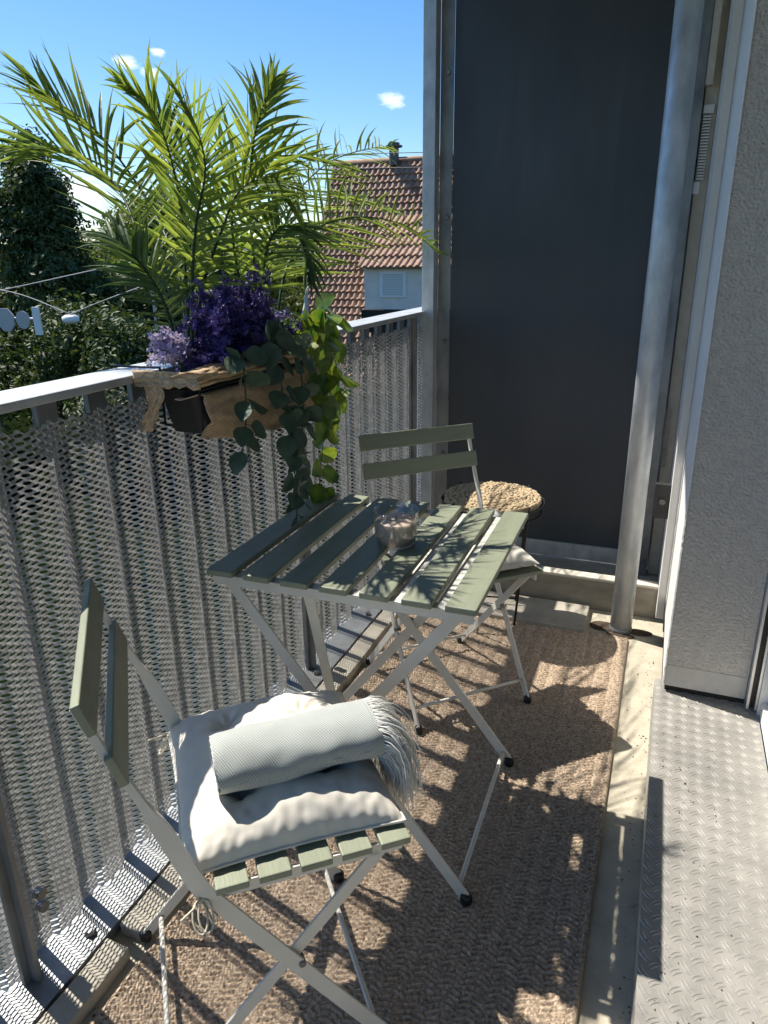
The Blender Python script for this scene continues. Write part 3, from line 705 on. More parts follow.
for rg in range(14):
    r = .006+rg*.0120; n = max(6, int(2*math.pi*r/.0125))
    zt_ = SZ+.014+.018*math.sqrt(max(0, 1-(r/.178)**2.6))
    for k_ in range(n):
        a = 2*math.pi*(k_+rg*.5)/n; t = Vector((-math.sin(a), math.cos(a), 0)); o_ = Vector((math.cos(a), math.sin(a), 0))
        c0 = Vector((SX, SY, zt_+rr.uniform(-.002, .003)))+o_*(r+rr.uniform(-.005, .005)*(1 if rg < 13 else .3)); d = (t+o_*(.55 if rg % 2 else -.55)).normalized(); ln = .0105*rr.uniform(.85, 1.2); d = (d+Vector((rr.gauss(0, .22), rr.gauss(0, .22), 0))).normalized()
        sp.tube([c0-d*ln+Vector((0, 0, -.003)), c0-d*ln*.4+Vector((0, 0, .002)), c0+d*ln*.4+Vector((0, 0, .002+rr.uniform(0, .001))), c0+d*ln+Vector((0, 0, -.003))], [.0025, .0062*rr.uniform(.75, 1.2), .0060, .0025], 6)
sp.lathe([(0, .004), (SR-.012, .004), (SR-.004, .010), (SR-.008, .020), (0, .026)], 40, (SX, SY, SZ))
tag(sp.build('woven_seat_pad', M_sea, smooth=True), 'round straw coloured woven seat pad on the black wire stool', 'seat pad')

# ------------------------------------------------------------------ planter on the rail
pl = empty('rail_planter', (-.87, 1.36, .92), 'black rail planter box loosely wrapped in brown burlap, hooked inside the handrail', 'planter')
b = MB(); X0, X1, Y0, Y1, Z0, Z1 = -.938, -.818, 1.135, 1.62, .955, 1.066
def taper(u, v):  # outer shell round a rounded rectangle, v height
    a = u*2*math.pi; cx, cy = (X0+X1)/2, (Y0+Y1)/2; n = 6
    c, s = math.cos(a), math.sin(a); k_ = (abs(c)**n+abs(s)**n)**(-1/n); sc = .86+.14*v
    return (cx+c*k_*(X1-X0)/2*sc, cy+s*k_*(Y1-Y0)/2*sc, Z0+v*(Z1-Z0))
b.grid(48, 6, taper); b.grid(48, 6, lambda u, v: tuple(Vector(taper(1-u, v))*1+Vector((((X0+X1)/2-taper(1-u, v)[0])*.06, ((Y0+Y1)/2-taper(1-u, v)[1])*.03, 0))))
b.grid(48, 1, lambda u, v: tuple(Vector(taper(u, 0))*(v)+Vector(((X0+X1)/2, (Y0+Y1)/2, Z0))*(1-v))); b.build('box', M_pot, pl, smooth=True)
b = MB(); b.grid(48, 1, lambda u, v: (lambda q: (q.x, q.y, Z1-.02))(Vector(taper(u, .9))*v*.0+Vector(((X0+X1)/2, (Y0+Y1)/2, Z1))*(1-v)*1+Vector(taper(u, .9))*v)); b.build('soil', M_dirt, pl)
b = MB()
for yy in (1.18, 1.37, 1.56):
    b.tube([(-1.05, yy, 1.03), (-1.06, yy, 1.079), (-.94, yy, 1.079), (-.942, yy, .965), (-.815, yy, .955), (-.808, yy, 1.0)], .0028, 8)
b.tube([(-.810, 1.125, 1.05), (-.810, 1.63, 1.05)], .0028, 8); b.tube([(-.95, 1.125, 1.078), (-.812, 1.125, 1.076), (-.812, 1.125, .965)], .0028, 8)
b.build('hanger', M_black, pl, smooth=True)
def burlap(y0, y1, ztop, zbot, seed, sag=0.0, dz=0.0):
    mb = MB()
    def fn(u, v):
        y = y0+(y1-y0)*u; wob = .012*noise.noise((u*4, v*4, seed))+.005*noise.noise((u*13, v*9, seed))
        if v < .3:
            t = v/.3; x = -.87+(.060)*t; z = ztop-.004+.010*math.sin(t*math.pi/2)+wob*.5
        else:
            t = (v-.3)/.7; x = -.807+.008*math.sin(t*3)+wob; z = ztop+.006-(ztop-zbot+dz*u+sag*math.sin(u*math.pi))*t+.012*noise.noise((u*6, 3, seed))*t
        return (x, y+.016*noise.noise((v*5, 7, seed))*v, z)
    mb.grid(40, 40, fn); return mb
burlap(1.105, 1.63, 1.080, 1.052, 2).build('burlap_wrap', M_burlap, pl, smooth=True, solid=.002)
burlap(1.125, 1.63, 1.034, .950, 6, sag=.014, dz=.045).build('burlap_wrap', M_burlap, pl, smooth=True, solid=.002)
b = MB(); b.grid(24, 24, lambda u, v: (-.948+(.046-.020*v)*u+.016*math.sin(v*4)+.012*noise.noise((u*3, v*4, 1))+.012*v, 1.116+.006*noise.noise((u*5, v*5, 3)), 1.084-.118*v+.006*noise.noise((u*5, 2, v))*v)); b.build('burlap_wrap', M_burlap, pl, smooth=True, solid=.002)
b = MB(); b.grid(20, 8, lambda u, v: (-.950+.15*u, 1.112+.007*noise.noise((u*5, v*5, 8)), 1.084-.030*v*(1+.4*noise.noise((u*7, 2, 1))))); b.build('burlap_wrap', M_burlap, pl, smooth=True, solid=.002)

# ------------------------------------------------------------------ artificial palms
CAM = Vector((0, 0, CAMH))
def frond(rm, lm, pts, nleaf, L, wid, seed, droop=.25, start=.19, nblend=.7, flat=1.0, swp=(62, 16)):
    rr = random.Random(seed); N = 60; C = catmull(pts, N)
    rm.tube(C[::2], [.0042*(1-k_/31*.75) for k_ in range(31)], 6)
    for i in range(nleaf):
        t = start+(1-start)*((i+.5)/nleaf); k_ = t*N; i0 = min(int(k_), N-1); p = C[i0].lerp(C[i0+1], k_-i0)
        T = (C[min(i0+1, N)]-C[max(i0-1, 0)]).normalized()
        tocam = Vector((.75, -.55, .35)).normalized()      # general facing of the crown: into the balcony
        Nn = (tocam*nblend+Vector((0, 0, 1))*(1-nblend)); Nn = (Nn-T*Nn.dot(T)).normalized(); S = T.cross(Nn).normalized()
        tt = (t-start)/(1-start)
        for s in (-1, 1):
            al = R(swp[0]+(swp[1]-swp[0])*tt+rr.uniform(-7, 7)); ln = L*(.62+.55*math.sin(math.pi*(tt*.80+.12)))*rr.uniform(.82, 1.12)*(1-.35*tt**3)*(.55 if rr.random() < .04 else 1)
            d = T*math.cos(al)+S*s*math.sin(al)+Nn*(.22+rr.uniform(-.12, .16)); d.normalize()
            q = p.copy(); segs = 6; vs = []; v = d.copy(); side = Nn.cross(d).normalized(); tw = rr.uniform(-.8, .8); bend = Vector((rr.gauss(0, 1), rr.gauss(0, 1), rr.gauss(0, .6)))
            side = (side*math.cos(tw)+Nn*math.sin(tw)).normalized()
            for g_ in range(segs+1):
                u = g_/segs; w = wid*(.35+1.0*math.sin(math.pi*min(1, u*.9+.12))**.7)*(1-u**3*.9)*.5
                sv = (side-v*side.dot(v)).normalized(); nn = v.cross(sv)
                vs.append((q+sv*w+nn*w*.35, q.copy(), q-sv*w+nn*w*.35))
                v = (v+Vector((0, 0, -1))*droop*.14*(1+u)+bend*.05).normalized(); q = q+v*(ln/segs)
            o = len(lm.v)
            for a, b_, c in vs: lm.v += [tuple(a), tuple(b_), tuple(c)]
            for g_ in range(segs):
                a = o+g_*3; lm.f += [(a, a+3, a+4, a+1), (a+1, a+4, a+5, a+2)]; lm.mi += [0, 0]
FL = [
  [(-0.900,1.216,1.0),(-0.950,1.243,1.213),(-1.020,1.273,1.301),(-1.120,1.343,1.420),(-1.200,1.346,1.482),(-1.260,1.321,1.509),(-1.320,1.241,1.501)],
  [(-0.900,1.219,1.0),(-0.920,1.263,1.224),(-0.970,1.342,1.378),(-1.000,1.359,1.495),(-1.020,1.342,1.568),(-1.030,1.272,1.598)],
  [(-0.900,1.219,1.0),(-0.980,1.328,1.241),(-1.120,1.436,1.398),(-1.240,1.443,1.547),(-1.320,1.426,1.609),(-1.380,1.404,1.655)],
  [(-0.900,1.222,1.0),(-0.900,1.255,1.224),(-0.900,1.289,1.346),(-0.900,1.337,1.449),(-0.900,1.316,1.526),(-0.900,1.262,1.572)],
  [(-0.900,1.222,1.0),(-0.900,1.269,1.223),(-0.900,1.338,1.347),(-0.900,1.407,1.418),(-0.870,1.310,1.346),(-0.860,1.248,1.284)],
  [(-0.900,1.225,1.0),(-0.900,1.279,1.204),(-0.880,1.349,1.338),(-0.860,1.397,1.415),(-0.840,1.480,1.440),(-0.820,1.536,1.393)],
  [(-0.900,1.212,1.0),(-0.930,1.215,1.169),(-0.960,1.212,1.244),(-1.000,1.201,1.300),(-1.050,1.208,1.327)],
  [(-0.900,1.212,1.0),(-0.940,1.277,1.184),(-0.960,1.298,1.300),(-0.980,1.390,1.400),(-0.960,1.313,1.348)],
  [(-0.900,1.212,1.0),(-0.980,1.318,1.221),(-1.080,1.407,1.364),(-1.160,1.432,1.471),(-1.240,1.421,1.514),(-1.280,1.354,1.489)],
]
FR_ = [
  [(-0.900,1.470,1.0),(-0.920,1.473,1.193),(-0.920,1.450,1.341),(-0.920,1.499,1.455),(-0.920,1.690,1.514),(-0.900,1.923,1.528)],
  [(-0.900,1.563,1.0),(-0.900,1.617,1.209),(-0.900,1.717,1.309),(-0.900,1.878,1.368),(-0.900,2.198,1.399),(-0.900,2.569,1.379),(-0.900,2.853,1.308)],
  [(-0.900,1.502,1.0),(-0.950,1.650,1.208),(-1.020,1.875,1.369),(-1.100,2.209,1.467),(-1.160,2.660,1.485),(-1.200,3.263,1.466)],
  [(-0.900,1.502,1.0),(-0.980,1.685,1.230),(-1.080,1.990,1.414),(-1.180,2.480,1.586),(-1.240,2.956,1.691),(-1.280,3.405,1.762)],
  [(-0.900,1.493,1.0),(-0.900,1.500,1.214),(-0.900,1.497,1.384),(-0.890,1.506,1.504),(-0.880,1.542,1.585),(-0.870,1.589,1.650)],
  [(-0.900,1.470,1.0),(-0.900,1.429,1.196),(-0.880,1.357,1.319),(-0.860,1.356,1.394),(-0.840,1.403,1.415),(-0.800,1.374,1.346)],
  [(-0.900,1.502,1.0),(-0.900,1.527,1.213),(-0.860,1.508,1.321),(-0.840,1.568,1.354),(-0.820,1.598,1.300),(-0.800,1.578,1.233)],
  [(-0.900,1.484,1.0),(-0.950,1.537,1.235),(-1.000,1.568,1.412),(-1.040,1.607,1.534),(-1.060,1.670,1.640)],
  [(-0.900,1.493,1.0),(-0.860,1.439,1.195),(-0.840,1.436,1.299),(-0.800,1.432,1.348),(-0.770,1.346,1.288)],
]
FL += [
  [(-0.900,1.239,1.0),(-0.950,1.336,1.200),(-1.080,1.525,1.369),(-1.200,1.663,1.540),(-1.280,1.685,1.648)],
  [(-0.900,1.239,1.0),(-0.950,1.298,1.202),(-1.080,1.428,1.344),(-1.200,1.466,1.486),(-1.280,1.459,1.561)],
  [(-0.900,1.309,1.0),(-0.950,1.402,1.197),(-1.050,1.571,1.370),(-1.150,1.808,1.553),(-1.200,2.006,1.682)],
]
FR_ += [
  [(-0.900,1.406,1.0),(-0.900,1.421,1.196),(-0.900,1.406,1.359),(-0.890,1.388,1.490),(-0.880,1.407,1.573)],
  [(-0.900,1.470,1.0),(-0.960,1.606,1.186),(-1.100,1.894,1.410),(-1.220,2.208,1.632),(-1.300,2.473,1.792)],
  [(-0.900,1.470,1.0),(-0.960,1.625,1.185),(-1.080,1.928,1.385),(-1.180,2.329,1.586),(-1.250,2.769,1.738)],
]
FL = [FL[i] for i in (0, 1, 2, 3, 5, 6, 9)]
FR_ = [FR_[i] for i in (0, 1, 2, 3, 4, 6)]
for nm, fl, base, lab in (('potted_palm', FL, (-.90, 1.217, .99), 'left palm with arching yellow green fronds rising from the rail planter'),
                          ('potted_palm', FR_, (-.90, 1.49, .99), 'right palm with fronds arching towards the steel post from the rail planter')):
    e = empty(nm, base, lab, 'palm', 'palms in the rail planter')
    for i, pts in enumerate(fl):
        rm, lm = MB(), MB()
        far = max(0, (max(p[1] for p in pts)-1.9))
        L_ = (.160, .120, .150, .105, .12, .095, .135)[i] if base[1] < 1.3 else (.165, .140+.06*far, .14+.05*far, .14+.05*far, .115, .11)[i]
        frond(rm, lm, pts, 34 if i == 4 and base[1] > 1.3 else 33, L_*1.06, .0066, i*7+len(fl)+int(base[1]*10), droop=(.2, .2, .2, .3, .5, .5, .2)[i], nblend=(.85, .8, .6, .7, .6, .8, .7)[i])
        fo = rm.build('stem', M_stem, e, smooth=True)
        lo = lm.build('frond', M_palmd if i in (5, 6) else M_palm, e)

# ------------------------------------------------------------------ purple flowers
def floret(mb, c, r, rr, n=5):
    ax = Vector((rr.gauss(0, 1), rr.gauss(0, 1), rr.gauss(.3, 1))).normalized(); u = ax.orthogonal().normalized(); v = ax.cross(u); a0 = rr.random()*6.28
    for k_ in range(n):
        a = a0+2*math.pi*k_/n; d = u*math.cos(a)+v*math.sin(a); e_ = ax.cross(d)
        o = len(mb.v); mb.v += [tuple(c), tuple(c+d*r*.6+e_*r*.34+ax*r*.25), tuple(c+d*r+ax*r*.45), tuple(c+d*r*.6-e_*r*.34+ax*r*.25)]; mb.f.append((o, o+1, o+2, o+3)); mb.mi.append(0)
def flowers(name, label, base, centre, rad, nst, m, seed, fr_, group=None):
    rr = random.Random(seed); e = empty(name, base, label, 'flowers', group); sm, fm = MB(), MB(); B = Vector(base)
    for i in range(nst):
        while True:
            q = Vector((rr.uniform(-1, 1), rr.uniform(-1, 1), rr.uniform(-1, 1)))
            if q.length < 1: break
        q = q*(.55+.45*rr.random()) if q.length > .3 else q.normalized()*rr.uniform(.6, 1)
        tip = Vector(centre)+Vector((q.x*rad[0], q.y*rad[1], q.z*rad[2])); b0 = B+Vector((rr.uniform(-.02, .02), rr.uniform(-.09, .09)*rad[1]*6, 0))
        mid = b0.lerp(tip, .55)+Vector((0, 0, .02)); C = catmull([b0, mid, tip], 10)
        sm.tube(C, .0011, 4)
        for k_ in range(11):
            t = .45+.55*k_/10*rr.uniform(.9, 1.0); idx = min(9, int(t*10)); p = C[idx].lerp(C[idx+1], t*10-idx)
            for _ in range(3):
                floret(fm, p+Vector((rr.gauss(0, .007), rr.gauss(0, .007), rr.gauss(0, .006))), rr.uniform(.6, 1.15)*fr_, rr)
    sm.build('stems', M_fstem, e, smooth=True); fm.build('blossoms', m, e)
flowers('flower_bunch', 'dense bunch of deep violet flowers in the middle of the rail planter', (-.875, 1.37, 1.04), (-.872, 1.36, 1.140), (.095, .245, .160), 270, M_purple, 11, .0085, 'purple flowers in the rail planter')
flowers('flower_bunch', 'loose pale lilac flower sprigs leaning over the left end of the planter', (-.885, 1.20, 1.05), (-.90, 1.13, 1.125), (.05, .085, .075), 9, M_lilac, 12, .0075, 'purple flowers in the rail planter')

# ------------------------------------------------------------------ hanging greenery
def ovate(mb, base, d, n, ln, w, cup=.15, heart=False):
    d = d.normalized(); n = (n-d*n.dot(d)).normalized(); s = d.cross(n); K = 7; o = len(mb.v)
    for i in range(K+1):
        u = i/K; ww = w/2*(math.sin(math.pi*(u**(.62 if heart else .85))*.985+.015))**.75
        c = base+d*ln*u+n*(-ln*.18*u*u)
        for k_ in (-1, -.5, 0, .5, 1): mb.v.append(tuple(c+s*ww*k_+n*ww*cup*abs(k_)**1.5+(d*(-w*.16*abs(k_)*max(0, 1-u*4)) if heart else Vector((0, 0, 0)))))
    for i in range(K):
        for k_ in range(4):
            a = o+i*5+k_; mb.f.append((a, a+1, a+6, a+5)); mb.mi.append(0)
def vine(name, label, strands, m, seed, ln, w, step, cat, heart=False, spread=.5):
    rr = random.Random(seed); e = empty(name, strands[0][0], label, cat); sm, lm = MB(), MB()
    for pts in strands:
        C = catmull(pts, 24); sm.tube(C, .0016, 5); L_ = sum((C[i+1]-C[i]).length for i in range(24)); n = int(L_/step)
        for k_ in range(n):
            t = (k_+.6)/n*24; i = min(23, int(t)); p = C[i].lerp(C[i+1], t-i); T = (C[i+1]-C[i]).normalized()
            for s in ((-1, 1) if not heart else ((1,) if k_ % 2 else (-1,))):
                sdv = Vector((-.45*s*0+.5*rr.uniform(.1, 1), .8*s*1.0, rr.uniform(-.35, .25)))
                d = (T*rr.uniform(.2, .8)+sdv).normalized(); nn = Vector((.8, -.55, .35+rr.uniform(-.4, .6)))+Vector((rr.gauss(0, .6), rr.gauss(0, .6), rr.gauss(0, .2)))
                pet = p+d*.012
                sm.tube([p, pet], .0008, 4); ovate(lm, pet, d, nn, ln*rr.uniform(.75, 1.15), w*rr.uniform(.8, 1.1), heart=heart)
    sm.build('stem', M_fstem, e, smooth=True); lm.build('leaves', m, e, smooth=True)
vine('hanging_eucalyptus', 'dusty green eucalyptus with round leaves trailing from the planter over the table', [
    [(-.83, 1.35, 1.10), (-.78, 1.34, 1.13), (-.765, 1.36, 1.0), (-.765, 1.385, .88), (-.77, 1.40, .76)],
    [(-.83, 1.26, 1.08), (-.785, 1.235, 1.10), (-.77, 1.215, 1.0), (-.775, 1.195, .91)],
    [(-.83, 1.40, 1.10), (-.775, 1.43, 1.10), (-.76, 1.44, 1.0), (-.765, 1.435, .90)],
    ], M_euc, 21, .056, .046, .042, 'hanging plant')
vine('hanging_eucalyptus', 'narrow blue green leaf strand hanging lowest towards the table top', [
    [(-.81, 1.40, 1.0), (-.775, 1.41, .93), (-.77, 1.41, .82), (-.775, 1.405, .70)]], M_euc, 23, .060, .020, .030, 'hanging plant')
vine('hanging_pothos', 'bright yellow green variegated pothos spilling from the right end of the planter', [
    [(-.86, 1.55, 1.07), (-.82, 1.58, 1.15), (-.79, 1.60, 1.10), (-.785, 1.62, 1.0), (-.785, 1.60, .90), (-.79, 1.57, .78), (-.79, 1.56, .72)],
    [(-.86, 1.58, 1.07), (-.81, 1.63, 1.13), (-.785, 1.66, 1.06), (-.785, 1.68, .98), (-.79, 1.67, .90)],
    [(-.86, 1.52, 1.06), (-.80, 1.53, 1.10), (-.785, 1.55, 1.02), (-.785, 1.57, .95), (-.785, 1.58, .86)],
    [(-.86, 1.60, 1.07), (-.83, 1.64, 1.16), (-.80, 1.68, 1.15), (-.79, 1.70, 1.08)]], M_pothos, 25, .064, .056, .030, 'hanging plant', heart=True)

# ------------------------------------------------------------------ far background: house
hs_ = empty('tiled_house', (-9, 26, -5.2), 'neighbouring house with steep red clay tile roof and small dormer', 'house')
hx0, hx1 = -12.25, -3.0
yr, ye, zr, ze = 26.6, 22.2, 4.55, -3.0       # ridge / eave
sx_ = .222; rows = 31
def roof(mb, x0, x1, ya, za, yb, zb, rows, pw):
    dv = Vector((0, yb-ya, zb-za)); nrm = Vector((0, -(zb-za), (yb-ya))).normalized()
    if nrm.y > 0: nrm = -nrm
    if nrm.z < 0: nrm = -nrm
    n = int(round((x1-x0)/pw)); K = 8
    for r_ in range(rows):
        a = r_/rows; b_ = (r_+1.12)/rows if r_ < rows-1 else 1.0
        o = len(mb.v)
        for e_, lift in ((a, .080), (b_, .0)):
            for i in range(n*K+1):
                ph = (i % K)/K; roll = .052*max(0, math.sin(math.pi*min(1, ph/.62)))-.012*(1 if ph > .62 else 0)
                p = Vector((x0+i/(n*K)*(x1-x0), ya, za))+dv*e_+nrm*(roll+lift+.006*noise.noise((i//K*1.3, r_*1.7, 0)))
                mb.v.append(tuple(p))
        m_ = n*K+1
        for i in range(n*K): mb.f.append((o+i, o+i+1, o+m_+i+1, o+m_+i)); mb.mi.append(0)
        # front lip
        o2 = len(mb.v)
        for i in range(m_):
            v = Vector(mb.v[o+i]); mb.v.append(tuple(v)); mb.v.append(tuple(v-nrm*.085))
        for i in range(m_-1): mb.f.append((o2+2*i, o2+2*i+1, o2+2*i+3, o2+2*i+2)); mb.mi.append(0)
rf = MB(); roof(rf, hx0, hx1, ye, ze, yr, zr, rows, sx_); rfo = rf.build('roof', M_tile, hs_)
b = MB(); b.add([(hx0, ye, ze-.08), (hx1, ye, ze-.08), (hx1, yr, zr-.08), (hx0, yr, zr-.08), (hx0, yr+4.4, ze-.08), (hx1, yr+4.4, ze-.08)], [(0, 1, 2, 3), (3, 2, 5, 4)]); b.build('roof_deck', M_dark, hs_)
b = MB(); b.tube([(hx0, yr, zr+.03), (hx1, yr, zr+.03)], .11, 10); b.build('ridge', M_tile, rfo, smooth=True)
b = MB(); b.box((hx0+.25, ye+.35, -5.2), (hx1-.2, yr+4, ze-.09)); b.add([(hx0+.25, ye+.35, ze-.09), (hx0+.25, yr+4, ze-.09), (hx0+.25, yr, zr-.35)], [(0, 1, 2)]); b.build('wall', M_hwall, hs_)
b = MB(); b.bar((hx0-.02, ye-.05, ze+.0), (hx0-.02, yr, zr+.06), .05, .18, (1, 0, 0)); b.build('verge_board', M_hwall, hs_)
ch = MB(); cx_, cy_ = -9.85, 26.4; ch.tube([(cx_, cy_, 4.4), (cx_, cy_, 4.98)], .17, 14); ch.tube([(cx_, cy_, 4.98), (cx_, cy_, 5.03)], .30, 14); ch.tube([(cx_, cy_, 5.03), (cx_, cy_, 5.12)], .2, 14); ch.build('chimney', M_zinc, hs_)
# dormer
dz0, dz1 = -.30, 1.02; dxa, dxb = -9.62, -6.4; dyf = 22.9
b = MB(); b.box((dxa, dyf, dz0), (dxb, dyf+3, dz1)); b.build('dormer_wall', M_hwall, hs_)
rf2 = MB(); roof(rf2, dxa-.14, dxb+.2, dyf-.25, dz1-.05, dyf+2.4, dz1+1.65, 5, sx_); rf2.build('dormer_roof', M_tile, hs_)
b = MB(); b.box((-9.05, dyf-.05, .08), (-8.15, dyf-.001, .88)); w_ = b.build('window', M_pvc, hs_)
b = MB()
for i in range(9): b.box((-8.95, dyf-.065, .15+i*.075), (-8.25, dyf-.051, .15+i*.075+.06))
b.build('shutter', mat('pale_shutter', (.55, .60, .58), .6), w_)
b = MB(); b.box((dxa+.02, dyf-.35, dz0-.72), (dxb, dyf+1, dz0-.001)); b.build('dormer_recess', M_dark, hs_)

# ------------------------------------------------------------------ trees
def tree(name, label, base, h, crown, mleaf, n, leaf, seed, cat='tree', group='trees beyond the railing', clumps=60, conical=False, trunk_r=.22):
    rr = random.Random(seed); B = Vector(base); e = empty(name, base, label, cat, group)
    tm = MB(); top = B+Vector((rr.uniform(-.3, .3), rr.uniform(-.3, .3), h*.93))
    tm.tube(catmull([B, B.lerp(top, .4)+Vector((rr.uniform(-.2, .2), 0, 0)), top], 10), [trunk_r*(1-k_/10*.9) for k_ in range(11)], 10)
    lm = MB(); cl = []
    zc0 = h*crown[3]
    for i in range(clumps):
        t = rr.random()**.8; z = zc0+(h-zc0)*t
        if conical: rad_ = (1-t)**.75*1.0+.06
        else: rad_ = math.sin(math.pi*(t*.82+.12))**.7
        a = rr.random()*6.283; r_ = rad_*math.sqrt(rr.uniform(.15, 1))
        r_ *= rr.uniform(.8, 1.3); c = B+Vector((math.cos(a)*crown[0]*r_, math.sin(a)*crown[1]*r_, z+rr.uniform(-.4, .4))); cl.append((c, crown[2]*rr.uniform(.65, 1.25)))
        if i % 3 == 0:
            s = B+Vector((0, 0, max(h*.15, z-crown[0]*r_*.7))); tm.tube([s, s.lerp(c, .5)+Vector((0, 0, -.1)), c], [trunk_r*.3, trunk_r*.16, .02], 5)
    for i in range(n):
        c, r_ = rr.choice(cl)
        q = Vector((rr.gauss(0, 1), rr.gauss(0, 1), rr.gauss(0, .8))); q = q.normalized()*r_*(rr.random()**.45)
        p = c+q; nn = (q.normalized()+Vector((rr.gauss(0, .7), rr.gauss(0, .7), rr.gauss(.5, .7)))).normalized(); u = nn.orthogonal().normalized(); w = nn.cross(u); a = rr.random()*6.28
        u, w = u*math.cos(a)+w*math.sin(a), w*math.cos(a)-u*math.sin(a); s = leaf*rr.uniform(.6, 1.3)
        o = len(lm.v); lm.v += [tuple(p-u*s), tuple(p+w*s*.45+nn*s*.1), tuple(p+u*s), tuple(p-w*s*.45+nn*s*.1)]; lm.f.append((o, o+1, o+2, o+3)); lm.mi.append(0)
    tm.build('trunk', M_bark, e, smooth=True); lm.build('crown', mleaf, e)
G = -5.2
tree('broadleaf_tree', 'tall dark pointed tree at the left edge beyond the railing', (-20.3, 20, G), 9.7, (3.1, 3.0, .60, .10), M_tree, 36000, .105, 31, clumps=190, conical=True)
tree('broadleaf_tree', 'broad light green tree right of the tall dark tree', (-19.6, 25.5, G), 8.2, (3.3, 3.0, .9, .2), M_treel, 18000, .13, 32, clumps=90)
tree('broadleaf_tree', 'rounded green tree behind the palm fronds near the house', (-15.2, 24.0, G), 7.0, (2.6, 2.6, .85, .2), M_treel, 14000, .12, 33, clumps=70)
tree('broadleaf_tree', 'low dark tree filling the shade below the tall pointed tree', (-16.2, 17.5, G), 4.9, (2.5, 2.0, .8, .08), M_tree, 15000, .11, 34, clumps=80)
tree('broadleaf_tree', 'dark tree at the left frame edge under the road signs', (-20.8, 14.5, G), 5.3, (2.9, 2.6, .85, .05), M_tree, 15000, .11, 35, clumps=90)
tree('broadleaf_tree', 'small green tree beside the left roof edge of the house', (-14.2, 27.5, G), 7.3, (2.0, 2.0, .7, .2), M_treel, 9000, .12, 36, clumps=50)
tree('round_bush', 'rounded grey green bush in front of the dark trees just above the railing', (-14.1, 15.3, G), 3.25, (1.0, 1.0, .45, .2), M_bush, 9000, .075, 37, cat='bush', group=None, clumps=40, trunk_r=.08)
tree('broadleaf_tree', 'far dark green tree right of centre behind the lamp wires', (-23.5, 31, G), 9.0, (4.2, 3.5, 1.1, .1), M_tree, 15000, .16, 38, clumps=90)
tree('broadleaf_tree', 'dark low tree directly behind the violet flowers', (-11.8, 19.5, G), 4.6, (2.2, 2.0, .8, .08), M_tree, 11000, .11, 39, clumps=60)
tree('broadleaf_tree', 'dark tree under the light green tree, half hidden by the palm', (-18.6, 21.5, G), 6.2, (2.7, 2.2, .85, .1), M_tree, 15000, .12, 40, clumps=80)

# ------------------------------------------------------------------ street furniture in the distance
sg = empty('road_signs', (-12.6, 12, G), 'backs of an octagonal and a round road sign on a horizontal pole', 'road sign')
b = MB(); b.tube([(-16.5, 12.0, .12), (-12.5, 12.0, .15)], .035, 8); b.build('arm', M_signb, sg)
def disc(c, r, n, nm, a0=0):
    m_ = MB(); m_.v = [(c[0]+r*math.cos(a0+2*math.pi*k/n), c[1]+dy, c[2]+r*math.sin(a0+2*math.pi*k/n)) for dy in (0, .03) for k in range(n)]
    m_.f = [tuple(range(n)), tuple(range(n, 2*n))[::-1]]+[(k, (k+1) % n, n+(k+1) % n, n+k) for k in range(n)]; m_.mi = [0]*len(m_.f); m_.build(nm, M_signb, sg)
disc((-13.44, 11.94, .12), .26, 8, 'octagonal_sign', math.pi/8); disc((-12.95, 11.94, .13), .19, 24, 'round_sign')
b = MB(); b.box((-12.63, 11.92, -.17), (-12.45, 11.96, .40)); b.build('rectangular_sign', M_pvc, sg)
b = MB(); b.tube([(-16.5, 12.0, G), (-16.5, 12.0, .2)], .07, 10); b.build('pole', M_signb, sg)
lp = empty('street_lamp', (-11.66, 12, .2), 'white street lamp hung from span wires in front of the trees', 'street lamp')
b = MB(); b.lathe([(0, -.10), (.12, -.10), (.17, -.05), (.17, .03), (.10, .07), (0, .07)], 20, (-11.68, 12, .18)); b.build('lamp_housing', M_pvc, lp, smooth=True, bevel=0)
b = MB(); b.tube([(-11.66, 12, .2), (-11.66, 12, .27)], .04, 8); b.build('clamp', M_signb, lp)
def cable(pts, label, r=.012):
    m_ = MB(); m_.tube(catmull(pts, 16), r, 6); tag(m_.build('street_cable', M_cable, smooth=True), label, 'cable', 'street cables')
cable([(-16.5, 11.5, .95), (-13.506, 12, .74), (-11.66, 12.0, .27)], 'span wire sagging from the left edge down to the street lamp')
cable([(-11.66, 12.0, .27), (-10.19, 12, .70), (-8.2, 13.5, 1.5)], 'span wire rising from the street lamp to the right into the palm')
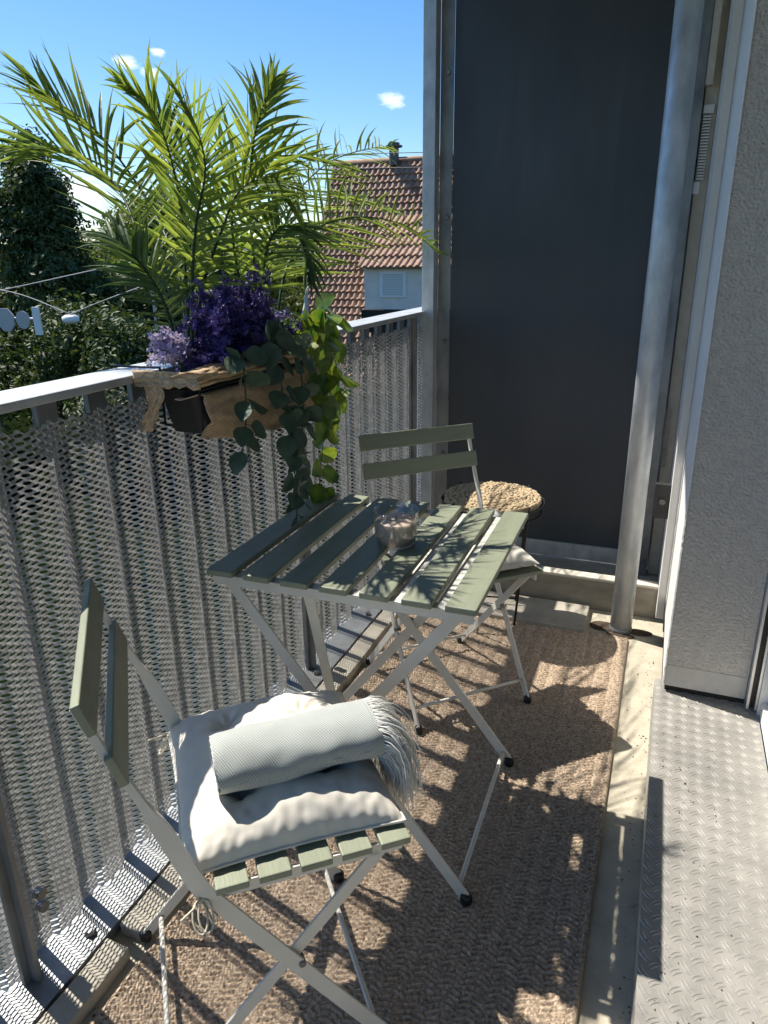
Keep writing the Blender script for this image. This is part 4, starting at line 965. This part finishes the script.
cable([(-16.5, 11.6, .25), (-13.3, 12.1, .77), (-10.9, 12.2, 1.15), (-8.6, 12.4, 1.5)], 'straight upper wire crossing above the street lamp')
cable([(-34, 17, 5.2), (-19, 20, 4.45), (-5, 23, 4.2)], 'higher overhead line crossing the sky at the top of the tall tree', .012)
cable([(-34, 17, 4.8), (-19, 20, 4.05), (-5, 23, 3.8)], 'lower overhead line crossing the sky at the top of the tall tree', .012)
po = MB(); po.tube([(-10.3, 20, G), (-10.3, 20, 1.6)], .06, 8); tag(po.build('lamp_pole', M_signb), 'thin grey pole standing left of the tiled house', 'pole', 'thin grey poles')
po = MB(); po.tube([(-13.5, 17, G), (-13.5, 17, .9)], .035, 8); tag(po.build('lamp_pole', M_signb), 'thin grey pole in front of the trees, left of the violet flowers', 'pole', 'thin grey poles')

# ------------------------------------------------------------------ grit and crumbs blown into the corners
gm = MB(); rr = random.Random(77)
for k_ in range(420):
    w_ = rr.random()
    if w_ < .35: x, y, z = .068-abs(rr.gauss(0, .022)), rr.uniform(.7, 2.4), .0005
    elif w_ < .55: x, y, z = -.84+abs(rr.gauss(0, .010)), rr.uniform(.5, 2.4), .0005
    elif w_ < .75: x, y, z = rr.uniform(-.6, .05), 2.575-abs(rr.gauss(0, .03)), .0005 if rr.random() < .5 else .0005
    else: x, y, z = .08+abs(rr.gauss(0, .08)), rr.uniform(.9, 1.9), .1102
    if x > .32: continue
    r = rr.uniform(.0006, .0022); o = len(gm.v); c = Vector((x, y, z+r*.5))
    for d in ((1, 0, 0), (0, 1, 0), (-1, 0, 0), (0, -1, 0), (0, 0, .8), (0, 0, -.5)):
        gm.v.append(tuple(c+Vector(d)*r*rr.uniform(.6, 1.6)))
    for a, b_ in ((0, 1), (1, 2), (2, 3), (3, 0)): gm.f += [(o+a, o+b_, o+4), (o+b_, o+a, o+5)]; gm.mi += [0, 0]
tag(gm.build('grit', mat('brown_grit', (.12, .085, .05), .95, var=.6, vscale=90)), 'fine brown grit and crumbs scattered along the floor edges', 'grit', kind='stuff')
